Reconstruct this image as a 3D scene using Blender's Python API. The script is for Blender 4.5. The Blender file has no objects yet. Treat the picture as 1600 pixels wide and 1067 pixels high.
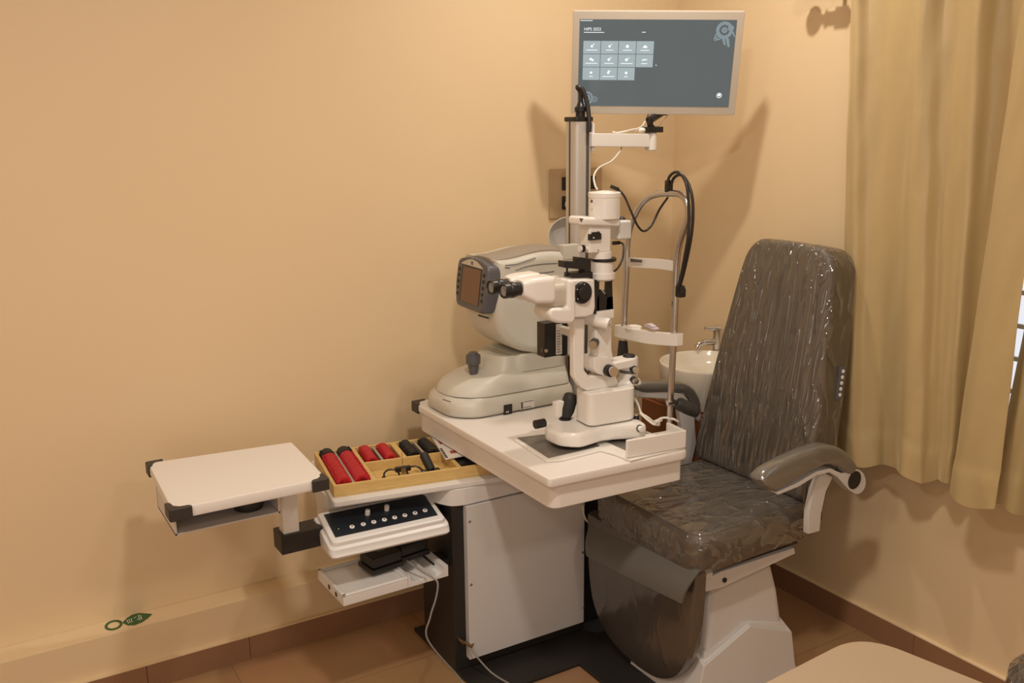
import bpy, bmesh, math, random
from mathutils import Vector, Matrix
random.seed(7)
PI = math.pi
SC = bpy.context.scene
COL = SC.collection

# ------------------------------------------------------------------ camera
FPX, PITCH, YAW, ROLL, CAMZ = 1482.0, math.radians(12.919), math.radians(31.067), math.radians(-0.598), 1.6
F = Vector((math.sin(YAW)*math.cos(PITCH), math.cos(YAW)*math.cos(PITCH), -math.sin(PITCH)))
R0 = Vector((math.cos(YAW), -math.sin(YAW), 0.0))
U0 = R0.cross(F)
R_ = R0*math.cos(ROLL) + U0*math.sin(ROLL)
U_ = U0*math.cos(ROLL) - R0*math.sin(ROLL)
CAM = Vector((0, 0, CAMZ))
cd = bpy.data.cameras.new('camera'); cam = bpy.data.objects.new('camera', cd); COL.objects.link(cam)
cd.sensor_width = 36; cd.lens = FPX/1600*36; cd.clip_start = 0.02
cam.matrix_world = Matrix(((R_.x, U_.x, -F.x, 0), (R_.y, U_.y, -F.y, 0), (R_.z, U_.z, -F.z, CAMZ), (0, 0, 0, 1)))
SC.camera = cam
SC.view_settings.view_transform = 'Standard'; SC.view_settings.look = 'None'
SC.view_settings.gamma = 1; SC.view_settings.exposure = 0.27
SC.view_settings.use_curve_mapping = False

# ------------------------------------------------------------------ world + lights
w = bpy.data.worlds.new('world'); SC.world = w; w.use_nodes = True
w.node_tree.nodes['Background'].inputs[0].default_value = (1.0, 0.86, 0.70, 1)
w.node_tree.nodes['Background'].inputs[1].default_value = 0.05
LC = (1.0, 0.90, 0.785)
def lamp(name, kind, loc, power, size, color=LC, rot=(0, 0, 0), size_y=None, spread=None):
    l = bpy.data.lights.new(name, kind); l.energy = power; l.color = color
    if kind == 'AREA':
        l.size = size
        if size_y: l.shape = 'RECTANGLE'; l.size_y = size_y
        if spread: l.spread = spread
    else:
        l.shadow_soft_size = size
    o = bpy.data.objects.new(name, l); COL.objects.link(o); o.location = loc; o.rotation_euler = rot
    return o
lamp('ceiling_downlight', 'AREA', (1.75, 2.04, 2.47), 7.8, 0.06)
lamp('ceiling_downlight.001', 'AREA', (0.70, 1.0, 2.57), 16, 0.16)
lamp('ceiling_downlight.002', 'AREA', (-0.9, 1.1, 2.57), 13, 0.3)
lamp('ceiling_downlight.003', 'AREA', (1.2, -0.6, 2.57), 11, 0.3)
lamp('cool_fill', 'AREA', (-0.9, -1.62, 1.35), 16, 1.0, (0.90, 0.95, 1.0), (math.radians(90), 0, math.radians(-25)), 1.9)  # added cool fill behind the camera; the wall there has no opening

# ------------------------------------------------------------------ helpers
def ray(x, y): return F*FPX + R_*(x-800) - U_*(y-533.5)
def atY(x, y, Y): d = ray(x, y); return CAM + d*(Y/d.y)
def atX(x, y, X): d = ray(x, y); return CAM + d*(X/d.x)
def atZ(x, y, Z): d = ray(x, y); return CAM + d*((Z-CAMZ)/d.z)
def pY(pts, Y): return [atY(x, y, Y) for x, y in pts]
def pX(pts, X): return [atX(x, y, X) for x, y in pts]
def pZ(pts, Z): return [atZ(x, y, Z) for x, y in pts]
V = Vector

def tag(o, label=None, cat=None, group=None, kind=None):
    if label: o['label'] = label
    if cat: o['category'] = cat
    if group: o['group'] = group
    if kind: o['kind'] = kind
    return o
def thing(name, label, cat, loc=(0, 0, 0), group=None):
    o = bpy.data.objects.new(name, None); COL.objects.link(o); o.empty_display_size = 0.05
    o.location = loc; tag(o, label, cat, group); return o
def rootloc(o):
    v = V((0, 0, 0))
    while o is not None: v += V(o.location); o = o.parent
    return v

class MB:
    """collects shapes in world space and links them as one mesh object"""
    def __init__(s): s.bm = bmesh.new()
    def face(s, vs):
        try: return s.bm.faces.new(vs)
        except ValueError: return None
    def prism(s, pts, vec):
        vec = V(vec); a = [s.bm.verts.new(V(p)) for p in pts]; b = [s.bm.verts.new(V(p)+vec) for p in pts]
        n = len(pts); s.face(a[::-1]); s.face(b)
        for i in range(n): s.face([a[i], a[(i+1) % n], b[(i+1) % n], b[i]])
        return s
    def hull(s, a, b):                     # two rings of equal count
        A = [s.bm.verts.new(V(p)) for p in a]; B = [s.bm.verts.new(V(p)) for p in b]; n = len(a)
        s.face(A[::-1]); s.face(B)
        for i in range(n): s.face([A[i], A[(i+1) % n], B[(i+1) % n], B[i]])
        return s
    def loft(s, rings, cap=True, closed=True):
        vr = [[s.bm.verts.new(V(p)) for p in r] for r in rings]
        n = len(rings[0])
        for a, b in zip(vr, vr[1:]):
            for i in range(n if closed else n-1): s.face([a[i], a[(i+1) % n], b[(i+1) % n], b[i]])
        if cap: s.face(vr[0][::-1]); s.face(vr[-1])
        return s
    def box(s, x0, x1, y0, y1, z0, z1):
        return s.prism([(x0, y0, z0), (x1, y0, z0), (x1, y1, z0), (x0, y1, z0)], (0, 0, z1-z0))
    def tube(s, pts, r, n=10, smooth=0, cap=True):
        pts = [V(p) for p in pts]
        if smooth: pts = spline(pts, smooth)
        rings = []; up = None
        for i, p in enumerate(pts):
            t = (pts[min(i+1, len(pts)-1)] - pts[max(i-1, 0)]).normalized()
            if up is None: up = t.orthogonal().normalized()
            up = (up - t*up.dot(t)).normalized(); sd = t.cross(up)
            rr = r[i] if isinstance(r, (list, tuple)) else r
            rings.append([p + (up*math.cos(2*PI*k/n) + sd*math.sin(2*PI*k/n))*rr for k in range(n)])
        return s.loft(rings, cap)
    def lathe(s, o, ax, prof, n=24):       # prof: (distance along axis, radius)
        o = V(o); ax = V(ax).normalized(); u = ax.orthogonal().normalized(); v = ax.cross(u)
        return s.loft([[o + ax*h + (u*math.cos(2*PI*k/n) + v*math.sin(2*PI*k/n))*max(r, 1e-4) for k in range(n)] for h, r in prof])
    def cyl(s, a, b, r, n=24, r2=None):
        a = V(a); b = V(b); L = (b-a).length; return s.lathe(a, b-a, [(0, r), (L, r if r2 is None else r2)], n)
    def sphere(s, c, r, sx=1, sy=1, sz=1):
        m = Matrix.Translation(V(c)) @ Matrix.Diagonal((r*sx, r*sy, r*sz, 1))
        bmesh.ops.create_uvsphere(s.bm, u_segments=20, v_segments=12, radius=1, matrix=m); return s
    def pillow(s, outline, layers, O, Ua, Va, Na):
        O, Ua, Va, Na = V(O), V(Ua), V(Va), V(Na)
        us = [p[0] for p in outline]; vs = [p[1] for p in outline]
        cu, cv = (min(us)+max(us))/2, (min(vs)+max(vs))/2; hu, hv = (max(us)-min(us))/2, (max(vs)-min(vs))/2
        rings = []
        for ins, h in layers:
            ku, kv = max(0.02, 1-ins/hu), max(0.02, 1-ins/hv)
            rings.append([O + Ua*(cu+(u-cu)*ku) + Va*(cv+(v-cv)*kv) + Na*h for u, v in outline])
        return s.loft(rings)
    def bevel(s, w, seg=2, ang=35):
        s.bm.normal_update(); bmesh.ops.recalc_face_normals(s.bm, faces=s.bm.faces)
        es = [e for e in s.bm.edges if len(e.link_faces) == 2 and e.calc_face_angle(0) > math.radians(ang)]
        if es: bmesh.ops.bevel(s.bm, geom=es, offset=w, segments=seg, profile=0.5, affect='EDGES', clamp_overlap=True)
        return s
    def build(s, name, m, parent=None, bev=0, seg=2, smooth=True, loc=None, sub=0, ang=38):
        if bev: s.bevel(bev, seg)
        bm = s.bm; bmesh.ops.recalc_face_normals(bm, faces=bm.faces); bm.normal_update()
        off = rootloc(parent) if parent else (V(loc) if loc is not None else sum((v.co for v in bm.verts), V())/max(1, len(bm.verts)))
        for v in bm.verts: v.co -= off
        for f in bm.faces: f.smooth = smooth
        for e in bm.edges: e.smooth = not (len(e.link_faces) == 2 and e.calc_face_angle(0) > math.radians(ang))
        me = bpy.data.meshes.new(name); bm.to_mesh(me); bm.free()
        ms = m if isinstance(m, (list, tuple)) else [m]
        for k in ms: me.materials.append(k)
        o = bpy.data.objects.new(name, me); COL.objects.link(o)
        if parent: o.parent = parent
        else: o.location = off
        if smooth:
            if sub:
                q = o.modifiers.new('sub', 'SUBSURF'); q.levels = q.render_levels = sub
            q = o.modifiers.new('wn', 'WEIGHTED_NORMAL'); q.keep_sharp = True
        return o

def spline(P, k):
    out = []; n = len(P)
    for i in range(n-1):
        p0, p1, p2, p3 = P[max(i-1, 0)], P[i], P[i+1], P[min(i+2, n-1)]
        for j in range(k):
            t = j/k
            out.append(0.5*((2*p1) + (p2-p0)*t + (2*p0-5*p1+4*p2-p3)*t*t + (3*p1-p0-3*p2+p3)*t**3))
    out.append(P[-1]); return out
def round2d(pts, r, n=5):
    """round the corners of a 2D polygon; r is one radius or one per corner"""
    out = []; N = len(pts)
    for i in range(N):
        p = V(pts[i]).to_2d() if len(pts[i]) > 2 else V(pts[i]); a = V(pts[i-1]); b = V(pts[(i+1) % N])
        rr = r[i] if isinstance(r, (list, tuple)) else r
        da = (a-p); db = (b-p)
        rr2 = min(rr, da.length*0.45, db.length*0.45)
        if rr2 < 1e-5: out.append(tuple(p)); continue
        A = p + da.normalized()*rr2; B = p + db.normalized()*rr2
        for k in range(n+1):
            t = k/n; out.append(tuple(A*(1-t)**2 + p*2*t*(1-t) + B*t*t))
    return out
def rect(u0, u1, v0, v1): return [(u0, v0), (u1, v0), (u1, v1), (u0, v1)]
def xy(pts, z): return [V((p[0], p[1], z)) for p in pts]
def text(body, size, O, Ua, Va, name, m, parent, align='LEFT', off=0.0008):
    cu = bpy.data.curves.new(name, 'FONT'); cu.body = body; cu.size = size; cu.align_x = align; cu.extrude = 0.0002
    t = bpy.data.objects.new(name, cu); COL.objects.link(t)
    dg = bpy.context.evaluated_depsgraph_get(); me = bpy.data.meshes.new_from_object(t.evaluated_get(dg))
    bpy.data.objects.remove(t); bpy.data.curves.remove(cu)
    Ua = V(Ua).normalized(); Va = V(Va).normalized(); N = Ua.cross(Va); rl = rootloc(parent)
    for v in me.vertices: v.co = V(O) + Ua*v.co.x + Va*v.co.y + N*(off+v.co.z) - rl
    me.materials.clear(); me.materials.append(m)
    o = bpy.data.objects.new(name, me); COL.objects.link(o); o.parent = parent; return o

# ------------------------------------------------------------------ materials
def mat(name, col, rough=0.5, metal=0.0, spec=0.5, coat=0.0, noise=0.0, nscale=20, bump=0.0, bscale=200, emit=None, es=0, sheen=0, crough=0.05, alpha=1):
    m = bpy.data.materials.new(name); m.use_nodes = True; nt = m.node_tree; b = nt.nodes['Principled BSDF']
    b.inputs['Base Color'].default_value = (*col, 1); b.inputs['Roughness'].default_value = rough
    b.inputs['Metallic'].default_value = metal; b.inputs['Specular IOR Level'].default_value = spec
    b.inputs['Coat Weight'].default_value = coat; b.inputs['Coat Roughness'].default_value = crough
    if sheen: b.inputs['Sheen Weight'].default_value = sheen
    tc = nt.nodes.new('ShaderNodeTexCoord')
    if noise:
        n = nt.nodes.new('ShaderNodeTexNoise'); n.inputs['Scale'].default_value = nscale; n.inputs['Detail'].default_value = 4
        nt.links.new(tc.outputs['Object'], n.inputs['Vector'])
        mx = nt.nodes.new('ShaderNodeMix'); mx.data_type = 'RGBA'
        mx.inputs[6].default_value = (*[c*(1-noise) for c in col], 1); mx.inputs[7].default_value = (*[min(1, c*(1+noise)) for c in col], 1)
        nt.links.new(n.outputs['Fac'], mx.inputs[0]); nt.links.new(mx.outputs[2], b.inputs['Base Color'])
    if bump:
        n2 = nt.nodes.new('ShaderNodeTexNoise'); n2.inputs['Scale'].default_value = bscale; n2.inputs['Detail'].default_value = 3
        nt.links.new(tc.outputs['Object'], n2.inputs['Vector'])
        bp = nt.nodes.new('ShaderNodeBump'); bp.inputs['Strength'].default_value = bump; bp.inputs['Distance'].default_value = 0.002
        nt.links.new(n2.outputs['Fac'], bp.inputs['Height']); nt.links.new(bp.outputs[0], b.inputs['Normal'])
    if emit: b.inputs['Emission Color'].default_value = (*emit, 1); b.inputs['Emission Strength'].default_value = es
    return m
M_wall = mat('wall_paint', (0.785, 0.615, 0.39), 0.5, noise=0.015, nscale=3, bump=0.05, bscale=90)
M_ceil = mat('ceiling_paint', (0.80, 0.74, 0.64), 0.8, noise=0.01)
M_white = mat('white_plastic', (0.80, 0.78, 0.76), 0.38, noise=0.01, nscale=8)
M_lam = mat('white_laminate', (0.80, 0.76, 0.72), 0.42, noise=0.01, nscale=6)
M_enamel = mat('white_enamel', (0.82, 0.79, 0.75), 0.28, noise=0.01, nscale=8)
M_metalw = mat('white_sheet_metal', (0.63, 0.615, 0.61), 0.3, noise=0.02, nscale=2)
M_cap = mat('grey_white_moulding', (0.72, 0.71, 0.70), 0.35, noise=0.02, nscale=5)
M_ar = mat('warm_grey_plastic', (0.60, 0.58, 0.51), 0.42, noise=0.01, nscale=8)
M_ard = mat('taupe_plastic', (0.33, 0.28, 0.23), 0.5, noise=0.02)
M_dgrey = mat('slate_plastic', (0.105, 0.105, 0.115), 0.42, noise=0.03)
M_black = mat('black_plastic', (0.012, 0.011, 0.011), 0.38, noise=0.05)
M_blackm = mat('black_powder_coat', (0.018, 0.016, 0.015), 0.5, noise=0.1, bump=0.05, bscale=400)
M_rubber = mat('black_rubber', (0.018, 0.017, 0.017), 0.55, noise=0.08)
M_bump = mat('dark_rubber_bumper', (0.035, 0.03, 0.028), 0.5, noise=0.05)
M_chrome = mat('chrome', (0.70, 0.72, 0.76), 0.14, 1.0, noise=0.01)
M_steel = mat('brushed_steel', (0.58, 0.56, 0.55), 0.27, 1.0, noise=0.03)
M_alu = mat('anodised_aluminium', (0.60, 0.575, 0.545), 0.36, 0.35, noise=0.02)
M_groove = mat('dark_groove', (0.09, 0.08, 0.075), 0.5, noise=0.02)
M_silverp = mat('silver_plastic', (0.60, 0.55, 0.47), 0.4, 0.15, noise=0.01)
M_red = mat('red_rim', (0.50, 0.012, 0.022), 0.35, noise=0.05)
M_brass = mat('brass', (0.40, 0.31, 0.20), 0.3, 1.0, noise=0.03)
M_ceramic = mat('ceramic', (0.82, 0.76, 0.64), 0.12, coat=0.4, noise=0.01)
M_base = mat('base_tile', (0.29, 0.155, 0.085), 0.35, noise=0.06, nscale=9)
M_grey = mat('grey_cable', (0.26, 0.25, 0.24), 0.5, noise=0.02)
M_wcable = mat('white_cable', (0.80, 0.76, 0.68), 0.45, noise=0.02)
M_cord = mat('black_cable', (0.022, 0.019, 0.017), 0.35, noise=0.05)
M_green = mat('green_print', (0.03, 0.11, 0.025), 0.5, noise=0.05)
M_print = mat('white_print', (0.8, 0.8, 0.75), 0.5, noise=0.01)
M_strip = mat('index_strip', (0.36, 0.31, 0.25), 0.5, noise=0.25, nscale=300)
M_paper = mat('paper', (0.78, 0.74, 0.70), 0.6, noise=0.02)
M_gpanel = mat('grey_glass_plate', (0.15, 0.13, 0.115), 0.22, noise=0.03)
M_ctrl = mat('control_membrane', (0.012, 0.016, 0.024), 0.28, noise=0.05)
M_plate = mat('bronze_plate', (0.50, 0.365, 0.225), 0.3, 0.1, noise=0.02)
M_tan = mat('tan_laminate', (0.37, 0.275, 0.18), 0.42, noise=0.02, nscale=3)
M_darkscr = mat('unlit_display', (0.165, 0.082, 0.042), 0.22, noise=0.03)
M_leather = mat('grey_leather', (0.13, 0.125, 0.115), 0.42, noise=0.05, bump=0.1, bscale=300)
M_vanity = mat('brown_veneer', (0.24, 0.085, 0.03), 0.4, noise=0.15, nscale=6)

def wood():
    m = mat('pine', (0.62, 0.42, 0.16), 0.45); nt = m.node_tree; b = nt.nodes['Principled BSDF']
    tc = nt.nodes.new('ShaderNodeTexCoord'); mp = nt.nodes.new('ShaderNodeMapping'); mp.inputs['Scale'].default_value = (4, 60, 60)
    n = nt.nodes.new('ShaderNodeTexNoise'); n.inputs['Scale'].default_value = 3; n.inputs['Detail'].default_value = 5
    r = nt.nodes.new('ShaderNodeValToRGB'); r.color_ramp.elements[0].color = (0.55, 0.35, 0.11, 1); r.color_ramp.elements[1].color = (0.72, 0.52, 0.22, 1)
    nt.links.new(tc.outputs['Object'], mp.inputs[0]); nt.links.new(mp.outputs[0], n.inputs['Vector']); nt.links.new(n.outputs['Fac'], r.inputs[0]); nt.links.new(r.outputs[0], b.inputs['Base Color'])
    return m
M_wood = wood()
def floor_mat():
    m = mat('floor_tile', (0.40, 0.23, 0.115), 0.32); nt = m.node_tree; b = nt.nodes['Principled BSDF']
    tc = nt.nodes.new('ShaderNodeTexCoord'); br = nt.nodes.new('ShaderNodeTexBrick'); br.offset = 0
    br.inputs['Scale'].default_value = 1; br.inputs['Brick Width'].default_value = 0.6; br.inputs['Row Height'].default_value = 0.6; br.inputs['Mortar Size'].default_value = 0.0015
    br.inputs['Color1'].default_value = (0.42, 0.245, 0.125, 1); br.inputs['Color2'].default_value = (0.40, 0.23, 0.115, 1); br.inputs['Mortar'].default_value = (0.26, 0.15, 0.08, 1)
    nt.links.new(tc.outputs['Object'], br.inputs['Vector'])
    n = nt.nodes.new('ShaderNodeTexNoise'); n.inputs['Scale'].default_value = 5; n.inputs['Detail'].default_value = 5
    nt.links.new(tc.outputs['Object'], n.inputs['Vector'])
    mx = nt.nodes.new('ShaderNodeMix'); mx.data_type = 'RGBA'; mx.blend_type = 'MULTIPLY'; mx.inputs[0].default_value = 0.25
    nt.links.new(br.outputs['Color'], mx.inputs[6]); nt.links.new(n.outputs['Color'], mx.inputs[7]); nt.links.new(mx.outputs[2], b.inputs['Base Color'])
    return m
M_floor = floor_mat()
def film(name, base, scale=(14, 14, 4), rot=(0, 0, 0), amt=1.0, crough=0.05):
    """leather under a crinkled clear protective film: the film is the coat layer, its creases a bump"""
    m = mat(name, base, 0.5, coat=1.0, crough=crough, noise=0.06, nscale=30); nt = m.node_tree; b = nt.nodes['Principled BSDF']
    b.inputs['Coat IOR'].default_value = 1.95
    N = nt.nodes.new; Lk = nt.links.new
    def M(op, a, b_=None):
        q = N('ShaderNodeMath'); q.operation = op
        for i, x in enumerate((a, b_)):
            if x is None: continue
            if isinstance(x, (int, float)): q.inputs[i].default_value = x
            else: Lk(x, q.inputs[i])
        return q.outputs[0]
    tc = N('ShaderNodeTexCoord')
    def layer(sc_, rt, dist, det=2.0):
        mp = N('ShaderNodeMapping'); mp.inputs['Scale'].default_value = sc_; mp.inputs['Rotation'].default_value = rt; Lk(tc.outputs['Object'], mp.inputs[0])
        n = N('ShaderNodeTexNoise'); n.inputs['Scale'].default_value = 1.0; n.inputs['Detail'].default_value = det; n.inputs['Distortion'].default_value = dist
        Lk(mp.outputs[0], n.inputs['Vector']); return n.outputs['Fac']
    def crease(f, p): return M('POWER', M('SUBTRACT', 1.0, M('MULTIPLY', M('ABSOLUTE', M('SUBTRACT', f, 0.5)), 3.0)), p)
    sx, sy, sz = scale
    rot2 = tuple(r + 0.5 for r in rot)
    big = layer((sx*0.6, sy*0.6, sz*0.6), rot, 0.6, 1.0)
    c1 = crease(layer((sx*1.0, sy*1.0, sz*1.0), rot, 0.8, 1.0), 5.0)
    c2 = crease(layer((sx*1.6, sy*1.7, sz*1.1), rot2, 1.0, 1.0), 6.0)
    mask = layer((5, 5, 5), (0.3, 0.2, 0.1), 0.0, 0.0)
    mk = N('ShaderNodeMapRange'); mk.inputs[1].default_value = 0.42; mk.inputs[2].default_value = 0.62; Lk(mask, mk.inputs[0])
    fine = layer((sx*4, sy*4, sz*5), rot2, 1.2, 1.0)
    h = M('ADD', M('ADD', M('MULTIPLY', big, 2.2), M('MULTIPLY', c1, 0.55)), M('MULTIPLY', M('ADD', M('MULTIPLY', c2, 0.42), M('MULTIPLY', fine, 0.22)), mk.outputs[0]))
    bp = N('ShaderNodeBump'); bp.inputs['Strength'].default_value = 1.0; bp.inputs['Distance'].default_value = 0.008*amt
    Lk(h, bp.inputs['Height']); Lk(bp.outputs[0], b.inputs['Coat Normal'])
    return m
M_film = film('leather_under_film', (0.066, 0.056, 0.046), (9, 22, 3.2), (0.25, 0, 0), 1.3, 0.04)
M_films = film('seat_leather_under_film', (0.078, 0.068, 0.058), (7, 14, 14), (0, 0, 0.5), 1.0, 0.045)
M_filml = film('legrest_leather_under_film', (0.062, 0.051, 0.043), (8, 8, 4), (0, 0, 0), 0.3, 0.2)
M_filma = film('armrest_leather_under_film', (0.125, 0.116, 0.10), (5, 14, 14), (0, 0, 0), 0.3, 0.08)
def curtain_mat():
    m = mat('gold_satin', (0.50, 0.375, 0.185), 0.36, spec=0.5, sheen=0.4, noise=0.03, nscale=6, bump=0.9, bscale=13)
    b = m.node_tree.nodes['Principled BSDF']; b.inputs['Sheen Tint'].default_value = (1, 0.85, 0.55, 1); b.inputs['Sheen Roughness'].default_value = 0.4
    return m
M_curt = curtain_mat()
def glow(name, col, s):
    m = bpy.data.materials.new(name); m.use_nodes = True; b = m.node_tree.nodes['Principled BSDF']
    b.inputs['Base Color'].default_value = (0.01, 0.01, 0.01, 1); b.inputs['Roughness'].default_value = 0.16
    b.inputs['Emission Color'].default_value = (*col, 1); b.inputs['Emission Strength'].default_value = s
    tc = m.node_tree.nodes.new('ShaderNodeTexCoord'); n = m.node_tree.nodes.new('ShaderNodeTexNoise'); n.inputs['Scale'].default_value = 40
    mr = m.node_tree.nodes.new('ShaderNodeMapRange'); mr.inputs[3].default_value = 0.15; mr.inputs[4].default_value = 0.18
    m.node_tree.links.new(tc.outputs['Object'], n.inputs['Vector']); m.node_tree.links.new(n.outputs['Fac'], mr.inputs[0]); m.node_tree.links.new(mr.outputs[0], b.inputs['Roughness'])
    return m
M_scr = glow('display_background', (0.085, 0.102, 0.104), 1.0)
M_tile = glow('display_tile', (0.31, 0.37, 0.38), 1.0)
M_icon = glow('display_icon', (0.80, 0.86, 0.86), 1.0)
M_faint = glow('display_graphic', (0.19, 0.24, 0.26), 1.0)
M_faint2 = glow('display_graphic_dark', (0.085, 0.10, 0.11), 1.0)
M_day = glow('daylight_pane', (0.86, 0.86, 0.92), 0.8)
M_bulb = glow('lamp_glow', (1, 0.85, 0.65), 4)
M_led = glow('red_led', (0.8, 0.05, 0.06), 0.5)
M_gled = glow('yellow_led', (0.7, 0.7, 0.2), 0.6)

# ------------------------------------------------------------------ the room
WY, WX, BY, BX, ZC = 2.78, 2.39, 2.68, 2.38, 2.60
def struct(name, mb, m, **k): return tag(mb.build(name, m, **k), kind='structure')
struct('floor', MB().box(-1.9, 2.55, -1.7, 2.95, -0.08, 0), M_floor, smooth=False, loc=(0, 0, 0))
struct('ceiling', MB().box(-1.9, 2.55, -1.7, 2.95, ZC, ZC+0.08), M_ceil, smooth=False)
struct('wall_left', MB().box(-1.9, 2.55, WY, WY+0.12, 0, ZC), M_wall, smooth=False)
# right wall with a window opening behind the curtains
WIN = (0.35, 1.62, 0.72, 1.86)
mb = MB()
mb.box(WX, WX+0.12, -1.7, WIN[0], 0, ZC).box(WX, WX+0.12, WIN[1], WY, 0, ZC).box(WX, WX+0.12, WIN[0], WIN[1], 0, WIN[2]).box(WX, WX+0.12, WIN[0], WIN[1], WIN[3], ZC)
struct('wall_right', mb, M_wall, smooth=False)
struct('wall_back', MB().box(-1.9, 2.55, -1.8, -1.7, 0, ZC), M_wall, smooth=False)
struct('wall_near', MB().box(-2.0, -1.9, -1.8, 2.95, 0, ZC), M_wall, smooth=False)
# boxed ledge along the foot of the left wall
struct('trim_1', MB().box(-1.9, WX, BY+0.013, WY, 0, 0.195), M_wall, bev=0.003)
mb = MB()
for x0 in (-1.9, -1.3, -0.72, -0.12, 0.36, 0.66, 1.26, 1.86):
    x1 = {-1.9: -1.3, -1.3: -0.72, -0.72: -0.12, -0.12: 0.36, 0.36: 0.66, 0.66: 1.26, 1.26: 1.86, 1.86: BX}[x0]
    mb.box(x0+0.0008, x1-0.0008, BY-0.005, BY+0.0125, 0, 0.076)
struct('baseboard_left', mb, M_base, smooth=False)
mb = MB()
for y0, y1 in ((-1.7, -0.9), (-0.9, -0.3), (-0.3, 0.4), (0.4, 1.0), (1.0, 1.6), (1.6, 2.2), (2.2, BY)): mb.box(BX-0.006, WX+0.002, y0+0.0008, y1-0.0008, 0, 0.08)
struct('baseboard_right', mb, M_base, smooth=False)
struct('trim_2', MB().box(BX-0.006, WX+0.002, -1.7, BY, 0.0802, 0.0835), M_wall, smooth=False)
struct('trim_3', MB().box(-1.9, BX, BY-0.005, BY+0.0135, 0.0762, 0.079), M_wall, smooth=False)
# window: frame, pane, grille bars
wn = tag(MB().prism([(WX+0.03, WIN[0], WIN[2]), (WX+0.03, WIN[1], WIN[2]), (WX+0.03, WIN[1], WIN[3]), (WX+0.03, WIN[0], WIN[3])], (0.006, 0, 0)).build('window_1', M_day, smooth=False), kind='structure')
mb = MB(); t = 0.05
mb.box(WX+0.005, WX+0.05, WIN[0], WIN[0]+t, WIN[2], WIN[3]).box(WX+0.005, WX+0.05, WIN[1]-t, WIN[1], WIN[2], WIN[3]).box(WX+0.005, WX+0.05, WIN[0], WIN[1], WIN[2], WIN[2]+t).box(WX+0.005, WX+0.05, WIN[0], WIN[1], WIN[3]-t, WIN[3])
mb.build('window_frame', M_white, wn, smooth=False)
mb = MB()
zg = atX(1592, 456, WX+0.018).z; dg = zg-atX(1588, 508, WX+0.018).z
for k in range(-9, 7):
    z = zg+k*dg
    if WIN[2]+0.03 < z < WIN[3]-0.03: mb.box(WX+0.010, WX+0.022, WIN[0], WIN[1], z-0.006, z+0.006)
mb.build('window_grille', M_steel, wn, smooth=False)

# ------------------------------------------------------------------ curtains + rod
ROD = V((2.295, 0, 1.985))
cr = thing('curtain_rod', 'wooden curtain rod with ball finial above the gold curtains', 'curtain rod', (ROD.x, 1.9, ROD.z))
MB().cyl((ROD.x, 0.1, ROD.z), (ROD.x, 2.085, ROD.z), 0.014, 16).build('pole', M_brass, cr)
MB().lathe((ROD.x, 2.085, ROD.z), (0, 1, 0), [(0, 0.018), (0.006, 0.018), (0.010, 0.010), (0.018, 0.010), (0.022, 0.018), (0.032, 0.026), (0.045, 0.029), (0.058, 0.024), (0.068, 0.008)]).build('finial', M_brass, cr)
MB().cyl((ROD.x, 2.03, ROD.z), (WX, 2.03, ROD.z+0.012), 0.007, 10).cyl((ROD.x, 2.015, ROD.z), (ROD.x, 2.06, ROD.z), 0.021, 14).build('bracket', M_brass, cr)


def curtain(name, label, ctrl):
    """ctrl: fold lines (pixel column near the top, pixel column and row of the hem, depth X); a spline runs across them"""
    NV = 96; th = 0.0016; A, B = [], []
    for pt_, pb_, yb_, X in ctrl:
        a, b = atX(pt_, 40, X), atX(pb_, yb_, X); k = (2.05-b.z)/(a.z-b.z); a = b + (a-b)*k
        A.append(a); B.append(b)
    A, B = spline(A, 7), spline(B, 7); n = len(A); mbb = MB(); bm = mbb.bm; G = []
    for side in (0, 1):
        g = []
        for i in range(n):
            col_ = []
            for j in range(NV+1):
                v = j/NV; p = A[i].lerp(B[i], v)
                x = p.x + 0.0025*math.sin(11*v+0.35*i)*math.sin(0.21*i+1.3) + 0.0012*math.sin(31*v+0.5*i)
                if v > 0.93: x -= 0.0040*math.sin(min(1, (v-0.93)/0.02)*PI*0.5) + 0.005*math.sin(0.55*i+0.4*math.sin(0.21*i))*max(0, v-0.945)/0.055
                z = p.z + (0.004*math.sin(0.33*i) if v > 0.99 else 0)
                col_.append(bm.verts.new((x+side*th, p.y, z)))
            g.append(col_)
        for i in range(n-1):
            for j in range(NV): bm.faces.new((g[i][j], g[i+1][j], g[i+1][j+1], g[i][j+1]))
        G.append(g)
    def band(a, b):
        for p, q, r_, s_ in zip(a, a[1:], b[1:], b): bm.faces.new((p, q, r_, s_))
    band([c[0] for c in G[0]], [c[0] for c in G[1]]); band([c[-1] for c in G[0]], [c[-1] for c in G[1]]); band(G[0][0], G[1][0]); band(G[0][-1], G[1][-1])
    o = mbb.build(name, M_curt, None, ang=80); return tag(o, label, 'curtain', 'gold satin curtains')
curtain('curtain', 'gold satin curtain panel nearest the exam chair, hanging beside its backrest', [
    (1328, 1312, 688, 2.280), (1337, 1328, 722, 2.256), (1360, 1350, 728, 2.285), (1388, 1375, 727, 2.302), (1412, 1394, 729, 2.282), (1430, 1410, 738, 2.250), (1452, 1436, 757, 2.262),
    (1478, 1450, 752, 2.292), (1502, 1466, 748, 2.298), (1526, 1480, 757, 2.252), (1556, 1500, 752, 2.290), (1590, 1512, 765, 2.304), (1608, 1512, 768, 2.275), (1600, 1496, 770, 2.240),
    (1591, 1484, 771, 2.222), (1602, 1497, 783, 2.205), (1625, 1527, 793, 2.200), (1648, 1555, 797, 2.206)])
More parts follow.
